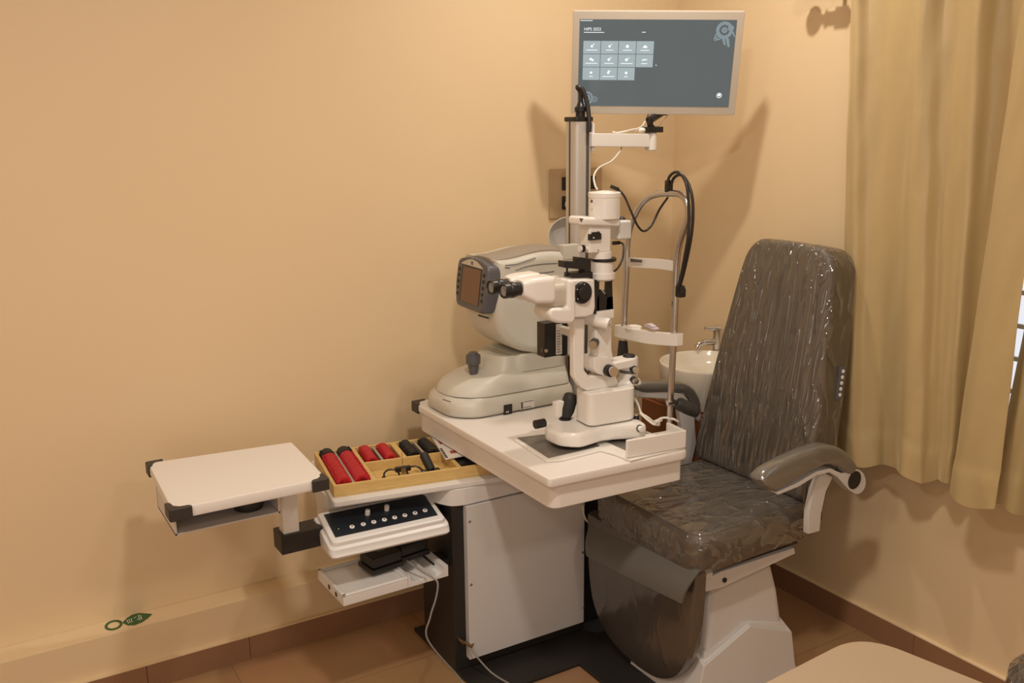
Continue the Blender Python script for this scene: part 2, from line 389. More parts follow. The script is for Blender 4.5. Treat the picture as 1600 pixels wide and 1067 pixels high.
curtain('curtain', 'gold satin curtain panel at the right edge of the photo, past the narrow window gap', [
    (1692, 1546, 785, 2.285), (1708, 1562, 790, 2.268), (1735, 1588, 800, 2.290), (1765, 1618, 808, 2.255), (1800, 1652, 818, 2.295), (1850, 1700, 835, 2.255), (1900, 1745, 845, 2.295), (1960, 1800, 865, 2.26), (2030, 1870, 885, 2.29)])

# ------------------------------------------------------------------ wall socket plate
sp = thing('socket_plate', 'bronze multi-socket wall plate behind the aluminium column', 'wall socket', (1.94, WY, 1.36))
MB().box(1.829, 2.052, WY-0.010, WY-0.0005, 1.275, 1.446).build('cover_plate', M_plate, sp, bev=0.003)
for x0 in (1.878, 1.978):
    for z0 in (1.372, 1.306): MB().box(x0, x0+0.042, WY-0.016, WY-0.009, z0, z0+0.046).build('socket', M_black, sp, bev=0.002)
pg = thing('power_plug', 'white round plug pushed into the lower left socket of the bronze plate', 'plug', (1.905, WY-0.016, 1.325))
MB().lathe((1.905, WY-0.0165, 1.323), (0, -1, 0), [(0, 0.019), (0.012, 0.022), (0.03, 0.020), (0.042, 0.011)]).build('plug_body', M_wcable, pg)
MB().tube([(1.905, WY-0.055, 1.323), (1.91, WY-0.075, 1.30), (1.925, WY-0.06, 1.22), (1.93, WY-0.04, 1.05), (1.93, WY-0.02, 0.6), (1.93, WY-0.115, 0.19), (1.93, WY-0.12, 0.02)], 0.004, 8, 6).build('cable', M_wcable, pg)

# ------------------------------------------------------------------ leaf key tag sticker on the ledge
lf = thing('leaf_sticker', 'green leaf shaped sticker with a ring lying on the wall ledge', 'sticker', (0.33, 2.73, 0.197))
zt = 0.1956
P = pZ([(191.5, 973), (198, 966), (207, 960.5), (218, 958), (237.5, 959.5), (231, 966), (222, 972), (211, 976.5), (200, 977)], zt)
MB().prism(P, (0, 0, 0.0012)).build('leaf_blade', M_green, lf, smooth=False)
c0 = (atZ(177.5, 977, zt)); mb = MB(); n = 28; ri, ro = [], []
for k in range(n):
    a = 2*PI*k/n; q = atZ(177.5+14*math.cos(a), 976.8+7.6*math.sin(a)-2.6*math.cos(a), zt); r = atZ(177.5+9.8*math.cos(a), 976.8+5.2*math.sin(a)-1.8*math.cos(a), zt); ro.append(q); ri.append(r)
mb.loft([ri, ro, [p+V((0, 0, 0.0012)) for p in ro], [p+V((0, 0, 0.0012)) for p in ri], ri], cap=False); mb.build('ring', M_green, lf, smooth=False)
mb = MB()
for (xa, ya, xb, yb) in ((198, 968.5, 201, 974), (201.5, 967.5, 203.5, 973), (205, 966.5, 206.5, 972), (209, 965.5, 213, 964), (216, 961, 219, 969), (219, 961, 222, 967.5), (214, 968, 219, 966)):
    a, b = atZ(xa, ya, zt+0.0014), atZ(xb, yb, zt+0.0014); mb.tube([a, b], 0.0012, 4)
mb.build('printed_lines', M_print, lf, smooth=False)

# ------------------------------------------------------------------ refraction unit
RU = thing('refraction_unit', 'white and black ophthalmic refraction unit with slab desk, column and swing-out trays', 'refraction unit', (1.4, 2.35, 0))
# cabinet
MB().box(1.155, 1.615, 2.262, 2.47, 0.012, 0.55).build('cabinet', M_blackm, RU, bev=0.004)
MB().box(1.60, 1.775, 2.29, 2.52, 0.012, 0.66).build('column_base', M_blackm, RU, bev=0.004)
MB().box(1.192, 1.606, 2.240, 2.262, 0.05, 0.535).build('front_panel', M_metalw, RU, bev=0.0015)
for px, py in ((733.5, 814.5), (735.8, 913), (738.3, 1006), (912, 948.5), (910, 863)):
    q = atY(px, py, 2.24); MB().lathe((q.x, 2.2402, q.z), (0, -1, 0), [(0, 0.0042), (0.002, 0.0042), (0.0032, 0.002)], 12).build('screw', M_steel, RU)
q = atY(726, 1004, 2.25)
MB().cyl((q.x-0.012, 2.262, q.z+0.012), (q.x-0.012, 2.235, q.z+0.012), 0.006, 14).cyl((q.x-0.012, 2.246, q.z+0.012), (q.x+0.018, 2.236, q.z-0.012), 0.0042, 12).build('cable_connector', M_brass, RU)
# floor plate (L shaped)
MB().prism(xy([(1.16, 2.231), (1.175, 2.106), (1.494, 2.106), (1.494, 1.715), (1.96, 1.715), (1.96, 2.30), (1.78, 2.56), (1.16, 2.56)], 0.0), (0, 0, 0.012)).build('floor_plate', M_blackm, RU, bev=0.002)
# moulded cap between cabinet and lens shelf
P = [(0.838, 2.50), (0.838, 2.400), (1.02, 2.376)] + [tuple(p.xy) for p in spline([V((1.09, 2.368, 0)), V((1.115, 2.345, 0)), V((1.130, 2.300, 0)), V((1.155, 2.260, 0)), V((1.195, 2.246, 0))], 4)] + [(1.70, 2.245), (1.70, 2.50)]
MB().prism(xy(P, 0.538), (0, 0, 0.0515)).build('cap_moulding', M_cap, RU, bev=0.003)
P = [(0.838, 2.495), (0.838, 2.401), (1.02, 2.377), (1.05, 2.373), (1.14, 2.355), (1.14, 2.495)]
MB().prism(xy(P, 0.495), (0, 0, 0.045)).build('recess_wall', M_cap, RU)
MB().tube([atY(911, 790, 2.236), atY(912, 803, 2.232), atY(918, 815, 2.23), atY(931, 818, 2.25)], 0.003, 8, 5).build('side_hose', M_wcable, RU)
# neck that carries the desk
MB().box(1.27, 1.60, 2.27, 2.50, 0.588, 0.652).build('desk_neck', M_cap, RU, bev=0.004)
# desk slab + apron
DZ = 0.74
P = round2d([(1.219, 1.853), (1.660, 1.829), (1.660, 2.655), (1.226, 2.655)], [0.012, 0.03, 0.02, 0.02])
mb = MB(); c_ = V((1.44, 2.25))
def inset(pts, d): return [tuple(c_ + (V(p)-c_)*(1-d/0.3)) if False else (p[0]+(d if p[0] < 1.44 else -d), p[1]+(d if p[1] < 2.25 else -d)) for p in pts]
mb.loft([xy(inset(P, i), z) for i, z in ((0.006, 0.7145), (0.0015, 0.7165), (0, 0.721), (0, 0.7335), (0.0015, 0.738), (0.006, DZ))])
mb.build('desk_top', M_lam, RU)
P = round2d([(1.238, 1.868), (1.652, 1.852), (1.652, 2.63), (1.242, 2.63)], [0.03, 0.012, 0.01, 0.01])
MB().prism(xy(P, 0.648), (0, 0, 0.068)).build('apron', M_lam, RU, bev=0.003)
def bumper(cx, cy, sx, sy, z0, z1, parent, L=0.045, t=0.010):
    """L-shaped rubber corner guard wrapping corner (cx,cy); sx,sy point outwards"""
    pts = [(cx+sx*0.004, cy-sy*L), (cx+sx*0.004, cy+sy*0.0), (cx, cy+sy*0.004), (cx-sx*L, cy+sy*0.004), (cx-sx*L, cy-sy*0.004), (cx-sx*(L-0.006), cy-sy*0.010),
           (cx-sx*0.024, cy-sy*0.012), (cx-sx*0.012, cy-sy*0.024), (cx-sx*0.010, cy-sy*(L-0.006)), (cx-sx*0.004, cy-sy*L)]
    return MB().prism(xy(pts, z0), (0, 0, z1-z0)).build('corner_bumper', M_bump, parent, bev=0.004, seg=3)
bumper(1.226, 2.655, -1, 1, 0.710, 0.7425, RU)
# slide plate recess frame of the slit lamp
P = [atZ(803, 689, 0.7402), atZ(853, 722.5, 0.7402), atZ(880, 721, 0.7402), atZ(938, 706, 0.7402), atZ(960, 712, 0.7402), atZ(985, 722, 0.7402), V((1.652, 1.842, 0.7402)), V((1.652, 2.02, 0.7402)), atZ(880, 670, 0.7402)]
MB().prism(P, (0, 0, 0.0055)).build('slide_frame', M_enamel, RU, bev=0.002)
P = pZ([(808, 684.5), (857, 716), (937, 697.5), (905, 672)], 0.7456)
MB().prism(P, (0, 0, 0.0015)).build('slide_plate', M_gpanel, RU, smooth=False)
P = pZ([(948, 691), (978, 704), (1000, 690), (975, 680)], 0.7456)
MB().prism(P, (0, 0, 0.0015)).build('slide_plate', M_gpanel, RU, smooth=False)
# column
cx, cy, hw = 1.724, 2.452, 0.0325
CT = 1.605
sec = round2d([(cx-hw, cy-hw), (cx+hw, cy-hw), (cx+hw, cy+hw), (cx-hw, cy+hw)], 0.020, 6)
cl = MB().prism(xy(sec, 0.66), (0, 0, CT-0.66)).build('column', M_alu, RU)
mb = MB(); mb.box(cx+0.006, cx+0.017, cy-hw-0.0006, cy-hw+0.004, 0.67, CT); mb.box(cx-hw-0.0006, cx-hw+0.004, cy-0.004, cy+0.004, 0.67, CT); mb.build('groove', M_groove, cl, smooth=False)
MB().prism(xy(round2d(rect(cx-hw-0.002, cx+hw+0.002, cy-hw-0.002, cy+hw+0.002), 0.012), CT), (0, 0, 0.014)).build('column_cap', M_black, RU, bev=0.003)
MB().lathe((cx, cy-0.01, CT+0.012), (0, 0, 1), [(0, 0.015), (0.016, 0.015), (0.018, 0.0185), (0.030, 0.0185), (0.034, 0.013), (0.046, 0.008)], 16).build('cable_gland', M_black, RU)
MB().tube([V((cx, cy-0.01, CT+0.05)), V((cx-0.001, cy-0.012, CT+0.085)), atY(902, 136, 2.44), atY(911, 141, 2.43), atY(918, 165, 2.42), atY(921, 195, 2.41), atY(920, 206, 2.41)], 0.0072, 10, 6).build('column_cable', M_cord, RU)
# monitor arm
Ya = 2.43
a0, a1, a2, a3 = atY(921, 208, Ya), atY(1010, 209, Ya), atY(1010, 230, Ya), atY(921, 229, Ya)
arm = MB().prism([(a0.x-0.004, Ya-0.018, a0.z), (a1.x, Ya-0.018, a1.z), (a2.x, Ya-0.018, a2.z), (a3.x-0.004, Ya-0.018, a3.z)], (0, 0.036, 0)).build('monitor_arm', M_white, RU, bev=0.003)
MB().box(cx+hw-0.002, cx+hw+0.006, Ya-0.010, Ya+0.03, 1.515, 1.60).build('arm_bracket', M_white, RU, bev=0.002)
e = atY(1017, 220, Ya)
MB().lathe((e.x, Ya, e.z-0.030), (0, 0, 1), [(0, 0.016), (0.002, 0.0185), (0.052, 0.0185), (0.056, 0.016)], 20).build('arm_knuckle', M_white, RU)
# reading lamp dish behind column
lc = V((1.760, 2.575, 1.262))
MB().lathe(lc, V((-0.35, -0.75, -0.25)), [(0.0, 0.012), (0.004, 0.03), (0.02, 0.052), (0.048, 0.064), (0.05, 0.062), (0.046, 0.058), (0.022, 0.045), (0.012, 0.02)], 28).build('lamp_dish', M_white, RU)
MB().tube([lc, lc+V((0.0, 0.01, -0.06)), (cx+0.005, cy+0.06, 1.17), (cx, cy+hw-0.003, 1.17)], 0.007, 10, 5).build('lamp_stem', M_alu, RU)
# swing-out side table ("wing")
WZ = 0.722
P = round2d([tuple(atZ(268, 796, WZ)[:2]), tuple(atZ(511, 746, WZ)[:2]), tuple(atZ(456, 689.5, WZ)[:2]), tuple(atZ(230, 722.5, WZ)[:2])], [0.02, 0.02, 0.008, 0.02])
cw = V((0.59, 2.38)); mb = MB()
ins = lambda d: [tuple(cw + (V(p)-cw)*(1-d/0.19)) for p in P]
mb.loft([xy(ins(i), z) for i, z in ((0.008, WZ-0.030), (0.002, WZ-0.028), (0, WZ-0.022), (0, WZ-0.008), (0.002, WZ-0.002), (0.008, WZ))])
mb.build('side_table_top', M_lam, RU)
fl, fr, bl = atZ(266, 797, WZ), atZ(512, 747, WZ), atZ(229, 722, WZ)
bumper(fl.x, fl.y, -1, -1, WZ-0.031, WZ+0.0012, RU, 0.05); bumper(fr.x, fr.y, 1, -1, WZ-0.031, WZ+0.0012, RU, 0.042); bumper(bl.x, bl.y, -1, 1, WZ-0.031, WZ+0.0012, RU, 0.042)
# open tray under the side table
x0, x1, y0, y1, z0, z1 = 0.402, 0.662, 2.262, 2.47, 0.632, WZ-0.030
mb = MB(); mb.box(x0, x1, y0, y1, z0, z0+0.004).box(x0, x0+0.004, y0, y1, z0, z1).box(x1-0.004, x1, y0, y1, z0, z1).box(x0, x1, y1-0.004, y1, z0, z1)
mb.build('under_tray', M_metalw, RU, smooth=False)
# post and black carrier arm
x0 = atY(441, 838, 2.36).x; x1 = atY(466, 838, 2.36).x
MB().box(x0, x1, 2.345, 2.385, 0.53, WZ-0.028).build('support_post', M_white, RU, bev=0.002)
x0 = atY(434, 830, 2.36).x
MB().box(x0, 1.16, 2.335, 2.405, 0.478, 0.533).build('carrier_arm', M_blackm, RU, bev=0.003)
# lens shelf
U1 = V((0.9858, -0.1679, 0)); V1 = V((0.1679, 0.9858, 0)); SO = V((0.837, 2.342, 0))   # box front-left corner
mb = MB(); o = SO - U1*0.008 - V1*0.030
P = [o, o+U1*0.50, o+U1*0.50+V1*0.36, o+V1*0.36]; P = [(p.x, p.y) for p in P]
mb.prism(xy(round2d(P, [0.012, 0.01, 0.01, 0.02]), 0.590), (0, 0, 0.016)); mb.build('lens_shelf', M_cap, RU, bev=0.003)
# control console: sloped housing
zf, zb = 0.523, 0.552
TL, TR, BR, BL = atZ(504, 805, zb), atZ(660, 774, zb), atZ(684, 805, zf), atZ(524, 840, zf)
Un = (BR-BL).normalized(); Vn = (TL-BL); Vn = (Vn - Un*Vn.dot(Un)).normalized(); Nn = Un.cross(Vn)
Wd = (BR-BL).length; Dp = (TL-BL).dot(Vn)
def cp(u, v, h=0): return BL + Un*u + Vn*v + Nn*h
def oz(p, z): return V((p.x, p.y, z))
def cring(l, r_, f, b_, h, rad=0.018):
    return [cp(u_, v_, h) for u_, v_ in round2d([(-l, -f), (Wd+r_, -f), (Wd+r_*0.8, Dp+b_), (-l, Dp+b_)], [rad, rad, 0.004, 0.004], 6)]
def drop(rg, z): return [V((p.x, p.y, z)) for p in rg]
mb = MB()
mb.loft([drop(cring(0.020, 0.024, 0.030, 0.016, 0), 0.474), drop(cring(0.023, 0.027, 0.034, 0.016, 0), 0.480), cring(0.025, 0.028, 0.036, 0.016, -0.026), cring(0.022, 0.026, 0.032, 0.016, -0.017), cring(0.015, 0.019, 0.022, 0.014, -0.014), cring(0.013, 0.017, 0.019, 0.013, -0.004), cring(0.008, 0.011, 0.012, 0.010, 0)])
con = mb.build('control_console', M_cap, RU)
MB().prism([cp(0, 0, 0.0003), cp(Wd, 0, 0.0003), cp(Wd, Dp, 0.0003), cp(0, Dp, 0.0003)], Nn*0.0012).build('membrane', M_ctrl, con, smooth=False)
for px, py in ((550, 824), (567.5, 820), (584, 816.5), (600.5, 813), (616.5, 809.5), (632.5, 806), (648.5, 802.5), (664, 798.5)):
    d = ray(px, py); t = (BL-CAM).dot(Nn)/d.dot(Nn); q = CAM + d*t
    b = MB().lathe(q, Nn, [(0, 0.0072), (0.0035, 0.0068), (0.0042, 0.005)], 16).build('push_button', M_white, con)
    MB().lathe(q+Nn*0.0043, Nn, [(0, 0.0026), (0.0005, 0.0026)], 10).build('button_symbol', M_dgrey, con)
for px, py in ((574, 804), (604, 797)):
    d = ray(px, py); t = (BL-CAM).dot(Nn)/d.dot(Nn); q = CAM + d*t
    MB().lathe(q, Nn, [(0, 0.0075), (0.014, 0.0072), (0.016, 0.006)], 18).build('dial_knob', M_white, con)
d = ray(529, 827); t = (BL-CAM).dot(Nn)/d.dot(Nn); q = CAM+d*t
MB().lathe(q, Nn, [(0, 0.002), (0.002, 0.0015)], 8).build('indicator_light', M_gled, con)
# lower handle tray with two cradles
zt = 0.372
tBL, tFL, tFR, tBR = atZ(497, 889, zt), atZ(536, 931, zt), atZ(700, 884, zt), atZ(672, 864, zt)
TUn = (tFR-tFL).normalized(); TVn = V((-TUn.y, TUn.x, 0)); TW = (tFR-tFL).length; TD = (tBL-tFL).dot(TVn)
def tp(u, v, z): q = tFL + TUn*u + TVn*v; return V((q.x, q.y, z))
tr = MB(); mbx = tr
bmT = MB()
bmT.prism([tp(0, 0, zt-0.032), tp(0.193, 0, zt-0.032), tp(0.193, TD, zt-0.032), tp(0, TD, zt-0.032)], (0, 0, 0.026))
rim = 0.010
for (u0, u1, v0, v1) in ((0, 0.188, 0, rim), (0, 0.188, TD-rim, TD), (0, rim, 0, TD), (0.183, 0.193, 0, TD)):
    bmT.prism([tp(u0, v0, zt-0.007), tp(u1, v0, zt-0.007), tp(u1, v1, zt-0.007), tp(u0, v1, zt-0.007)], (0, 0, 0.007))
tray = bmT.build('handle_tray', M_cap, RU, bev=0.002)
sc_p = [(0.193, -0.006), (0.193, 0.004)]
for uc, rad in ((0.226, 0.026), (TW-0.040, 0.026)):
    sc_p += [(uc-rad*math.cos(PI*k/12), 0.002-0.024*math.sin(PI*k/12)**0.7) for k in range(13)]
sc_p = sc_p[1:] + [(TW, 0.002), (TW, -0.031), (0.193, -0.031)]
MB().prism([tp(u_, 0, zt+h_) for u_, h_ in sc_p], TVn*TD).build('handle_cradle', M_cap, tray)
for vv in (0.05, 0.10):
    MB().lathe(tp(-0.0002, vv, zt-0.017), -TUn, [(0, 0.0075), (0.0006, 0.0075)], 14).build('port_hole', M_black, tray)
MB().prism([tp(TW-0.02, 0.05, zt-0.03), tp(1.17-tFL.x, 0.05, zt-0.03), tp(1.17-tFL.x, 0.12, zt-0.03), tp(TW-0.02, 0.12, zt-0.03)], (0, 0, 0.02)).build('tray_bracket', M_blackm, RU)

# tape-like black roll in the under tray
q = atY(391, 803, 2.32)
rr = thing('strap_roll', 'black roll sitting in the open tray under the side table', 'roll', (q.x, 2.33, 0.636))
MB().lathe((q.x, 2.33, 0.6365), (0, 0, 1), [(0, 0.022), (0.001, 0.036), (0.012, 0.039), (0.024, 0.036), (0.030, 0.030), (0.031, 0.012), (0.02, 0.010)], 28).build('roll_body', M_rubber, rr)

# charger boxes on tray
def adapter(label, u0, v0, du, dv, h, rot):
    c = tp(u0, v0, zt+0.0025 if u0 > 0.2 else zt+0.0008)
    t = thing('power_adapter', label, 'power adapter', c, 'black power adapters on the tray')
    ca, sa = math.cos(rot), math.sin(rot)
    def loc_(a, b, z): return V((c.x + a*ca - b*sa, c.y + a*sa + b*ca, z))
    z0 = c.z
    MB().prism([loc_(-du, -dv, z0), loc_(du, -dv, z0), loc_(du, dv, z0), loc_(-du, dv, z0)], (0, 0, 0.016)).build('base_shell', M_black, t, bev=0.004)
    MB().prism([loc_(-du*.92, -dv*.92, z0+0.017), loc_(du*.92, -dv*.92, z0+0.017), loc_(du*.92, dv*.92, z0+0.017), loc_(-du*.92, dv*.92, z0+0.017)], (0, 0, h)).build('lid_shell', M_rubber, t, bev=0.006)
    MB().prism([loc_(-0.014, -0.004, z0+0.0172+h), loc_(0.014, -0.004, z0+0.0172+h), loc_(0.014, 0.004, z0+0.0172+h), loc_(-0.014, 0.004, z0+0.0172+h)], (0, 0, 0.0006)).build('label_plate', M_dgrey, t, smooth=False)
    return t
adapter('black boxy power adapter at the middle of the lower tray', 0.160, 0.105, 0.052, 0.042, 0.030, 0.12)
adapter('black boxy power adapter nearest the cabinet on the lower tray', 0.258, 0.128, 0.050, 0.042, 0.030, 0.12)
cb = thing('floor_cable', 'grey cable running from the lower tray down to the floor', 'cable', (1.1, 2.15, 0))
MB().tube([atZ(636, 876, 0.392), atZ(660, 893, 0.378), atY(677, 903, 2.20), atY(684, 912, 2.185), atY(681, 935, 2.18), atY(672, 965, 2.18), atY(668.5, 1000, 2.18), V((1.115, 2.165, 0.06)), V((1.145, 2.12, 0.006)), V((1.24, 2.06, 0.004)), V((1.29, 2.02, 0.004)), V((1.2, 1.99, 0.004)), V((1.05, 2.06, 0.004)), V((1.12, 2.14, 0.008)), V((1.20, 2.085, 0.012)), V((1.255, 2.075, 0.02)), V((1.225, 2.17, 0.035)), atY(733, 1012, 2.235)], 0.0026, 8, 6).build('cord', M_grey, cb)

# ------------------------------------------------------------------ trial lens case
ZB, ZT = 0.6065, 0.640
TC = thing('trial_lens_case', 'pale wooden trial lens case open on the shelf under the desk', 'lens case', SO+V((0, 0, ZB)))
def bp(u, v, z): q = SO + U1*u + V1*v; return V((q.x, q.y, z))
def bbox(mb, u0, u1, v0, v1, z0, z1): return mb.prism([bp(u0, v0, z0), bp(u1, v0, z0), bp(u1, v1, z0), bp(u0, v1, z0)], (0, 0, z1-z0))
BL_, BD_ = 0.475, 0.30
mb = MB()
bbox(mb, 0, BL_, 0, BD_, ZB, ZB+0.004)
mb.build('case_floor', M_wood, TC, smooth=False)
mb = MB()
bbox(mb, 0, BL_, 0, 0.011, ZB+0.004, ZT); bbox(mb, 0, BL_, BD_-0.010, BD_, ZB+0.004, ZT); bbox(mb, 0, 0.010, 0.011, BD_-0.010, ZB+0.004, ZT); bbox(mb, BL_-0.012, BL_, 0.011, BD_-0.01, ZB+0.004, ZT)
mb.build('case_wall', M_wood, TC, bev=0.0015)
mb = MB()
bbox(mb, 0.108, 0.122, 0.011, BD_-0.01, ZB+0.004, ZT-0.001); bbox(mb, 0.122, 0.375, 0.148, 0.158, ZB+0.004, ZT-0.001); bbox(mb, 0.232, 0.250, 0.158, BD_-0.01, ZB+0.004, ZT-0.001); bbox(mb, 0.362, 0.375, 0.011, BD_-0.01, ZB+0.004, ZT-0.004)
mb.build('divider', M_wood, TC, bev=0.001)
for (u, v0, v1) in ((0.059, 0.014, 0.285), (0.177, 0.162, 0.285), (0.306, 0.162, 0.285)):
    mb = MB(); bbox(mb, u-0.0035, u+0.0035, v0, v1, ZB+0.004, ZT-0.002); mb.build('index_strip', M_strip, TC, smooth=False)
# lenses
def lens_proto(name, m, label, group):
    t = thing(name, label, 'trial lens', (0, 0, 0), group)
    b = bmesh.new()
    mbb = MB(); mbb.lathe((0, -0.0019, 0), (0, 1, 0), [(0, 0.0125), (0, 0.0178), (0.0006, 0.0188), (0.0032, 0.0188), (0.0038, 0.0178), (0.0038, 0.0125), (0, 0.0125)], 20)
    rm = mbb.build('rim', m, t)
    MB().box(-0.003, 0.003, -0.001, 0.001, 0.0170, 0.0215).build('tab', m, t, smooth=False)
    MB().lathe((0, -0.0012, 0), (0, 1, 0), [(0, 0.0126), (0.0012, 0.0128), (0.0024, 0.0126)], 16).build('glass', M_lens, t)
    return t
M_lens = mat('lens_glass', (0.25, 0.24, 0.23), 0.08, noise=0.02)
rotz = math.atan2(U1.y, U1.x)
def row(name, m, label, group, u, v0, v1, pitch, proto=None, side_=1, scl=1.0):
    k = 0; v = v0
    while v <= v1:
        if proto is None or k > 0 and proto is None:
            t = lens_proto(name, m, label, group); proto = t
        else:
            t = proto.copy(); COL.objects.link(t)
            for ch in proto.children:
                cc = ch.copy(); COL.objects.link(cc); cc.parent = t
            t['label'] = label; t['group'] = group
        lean = random.uniform(-0.04, 0.04) + (0.14 if random.random() < 0.05 else 0)
        q = bp(u + random.uniform(-0.0006, 0.0006), v, ZB + 0.0045 + 0.0192*scl); sv = scl*random.uniform(0.965, 1.01); t.scale = (sv, 0.92, sv)
        t.location = q; t.rotation_euler = (lean*0.6, (-1 if side_ > 0 else 1)*0.9 + random.uniform(-0.12, 0.12), rotz)
        v += pitch; k += 1
    return proto
pr = row('trial_lens', M_red, 'red rimmed trial lens in the far left column of the wooden case', 'red lenses in the left column of the wide compartment', 0.0335, 0.020, 0.235, 0.0056, scl=1.19)
row('trial_lens', M_red, 'red rimmed trial lens in the second column, beside the long divider', 'red lenses in the right column of the wide compartment', 0.0845, 0.020, 0.235, 0.0056, pr, scl=1.19, side_=-1)
row('trial_lens', M_red, 'red rimmed trial lens in the third column, back middle compartment', 'red lenses left of the middle index strip', 0.149, 0.168, 0.280, 0.0056, pr)
row('trial_lens', M_red, 'red rimmed trial lens in the fourth column, back middle compartment', 'red lenses right of the middle index strip', 0.205, 0.168, 0.280, 0.0056, pr)
pb = row('trial_lens', M_black, 'black rimmed trial lens at the back end of the far left red column', 'black lenses behind the far left red column', 0.0335, 0.245, 0.280, 0.0056, scl=1.19)
row('trial_lens', M_black, 'black rimmed trial lens at the back end of the second red column', 'black lenses behind the second red column', 0.0845, 0.245, 0.280, 0.0056, pb, scl=1.19, side_=-1)
row('trial_lens', M_black, 'black rimmed trial lens in the left black column of the back compartment', 'black lenses left of the right index strip', 0.276, 0.168, 0.280, 0.0056, pb)
row('trial_lens', M_black, 'black rimmed trial lens in the right black column, beside the booklet', 'black lenses right of the right index strip', 0.336, 0.168, 0.280, 0.0056, pb)
# trial frame
tf = thing('trial_spectacles', 'black metal trial frame lying in the front compartment of the lens case', 'trial frame', bp(0.21, 0.07, ZB+0.004))
zc = ZB+0.019
for du in (-0.034, 0.034):
    cc = bp(0.213+du, 0.065, zc-0.002); ring = [cc + U1*0.022*math.cos(2*PI*k/24) + V((0, 0, 1))*0.010*math.sin(2*PI*k/24) + V1*0.018*math.sin(2*PI*k/24) for k in range(25)]
    MB().tube(ring, 0.0028, 8).build('lens_ring', M_black, tf)
MB().prism([bp(0.190, 0.060, zc+0.004), bp(0.236, 0.060, zc+0.004), bp(0.236, 0.074, zc+0.004), bp(0.190, 0.074, zc+0.004)], (0, 0, 0.014)).build('bridge', M_black, tf, bev=0.002)
MB().prism([bp(0.206, 0.0585, zc-0.006), bp(0.220, 0.0585, zc-0.006), bp(0.220, 0.060, zc-0.006), bp(0.206, 0.060, zc-0.006)], (0, 0, 0.022)).build('nose_plate', M_steel, tf, smooth=False)
MB().cyl(bp(0.213, 0.066, zc+0.017), bp(0.211, 0.066, zc+0.062), 0.0011, 8).build('post_screw', M_steel, tf)
MB().lathe(bp(0.213, 0.066, zc+0.017), (0, 0, 1), [(0, 0.004), (0.006, 0.004), (0.007, 0.002)], 12).build('thumb_screw', M_chrome, tf)
MB().tube([bp(0.157, 0.065, zc), bp(0.145, 0.055, zc-0.008), bp(0.128, 0.03, zc-0.015)], 0.0022, 8, 4).build('temple', M_black, tf)
MB().tube([bp(0.269, 0.065, zc), bp(0.285, 0.06, zc-0.006), bp(0.30, 0.04, zc-0.014)], 0.0022, 8, 4).build('temple', M_black, tf)
# black handle standing in case
hh = thing('occluder_handle', 'curved black handle leaning out of the lens case front compartment', 'handle', bp(0.305, 0.10, ZB+0.004))
MB().tube([bp(0.300, 0.078, ZB+0.012), bp(0.293, 0.088, ZB+0.030), bp(0.286, 0.098, ZB+0.050), bp(0.283, 0.102, ZB+0.058)], [0.013, 0.0135, 0.0135, 0.009], 16, 1).build('grip', M_rubber, hh)
MB().prism([bp(0.280, 0.030, ZB+0.0045), bp(0.330, 0.030, ZB+0.0045), bp(0.325, 0.085, ZB+0.0045), bp(0.285, 0.085, ZB+0.0045)], (0, 0, 0.009)).build('foot', M_black, hh, bev=0.003)
# booklet + flat black case
zk = ZT+0.0005
bk = thing('booklet', 'printed booklet with white and red cover tucked beside the black lenses', 'booklet', atZ(705, 703, zk))
BK = [atZ(674, 684, zk), atZ(696, 718.5, zk), atZ(722, 712, zk), atZ(681, 682.5, zk)]
o = BK[1]; ku = (atZ(722, 713.5, zk)-o).normalized(); kv = (BK[0]-o).normalized()
def kp(u, v, h=0): return o + ku*u + kv*v + V((0, 0, h))
KW, KL = 0.062, (BK[0]-BK[1]).length
MB().prism([kp(0, 0), kp(KW, 0), kp(KW, KL), kp(0, KL)], (0, 0, 0.003)).build('cover', M_paper, bk, smooth=False)
M_bred = mat('red_print', (0.42, 0.07, 0.04), 0.4, noise=0.3, nscale=60)
MB().prism([kp(0.012, KL*0.62, 0.0031), kp(KW, KL*0.62, 0.0031), kp(KW, KL*0.99, 0.0031), kp(0.012, KL*0.99, 0.0031)], (0, 0, 0.0004)).build('red_picture', M_bred, bk, smooth=False)
MB().prism([kp(0.026, KL*0.16, 0.0031), kp(0.052, KL*0.16, 0.0031), kp(0.052, KL*0.27, 0.0031), kp(0.026, KL*0.27, 0.0031)], (0, 0, 0.0004)).build('dark_picture', M_bred, bk, smooth=False)
mb = MB(); v = 0.006
for hgt in (0.013, 0.016, 0.010, 0.014, 0.012, 0.015, 0.011):
    mb.prism([kp(0.002, v, 0.0031), kp(0.010, v, 0.0031), kp(0.010, v+hgt*0.75, 0.0031), kp(0.002, v+hgt*0.75, 0.0031)], (0, 0, 0.0004)); v += hgt
mb.build('title_lettering', M_black, bk, smooth=False)
fc = thing('flat_black_case', 'flat black case under the booklet at the right end of the lens case', 'case', bp(0.40, 0.09, ZB+0.004))
mb = MB(); bbox(mb, 0.380, 0.458, 0.045, 0.135, ZB+0.0045, ZB+0.026); mb.build('case_shell', M_black, fc, bev=0.003)

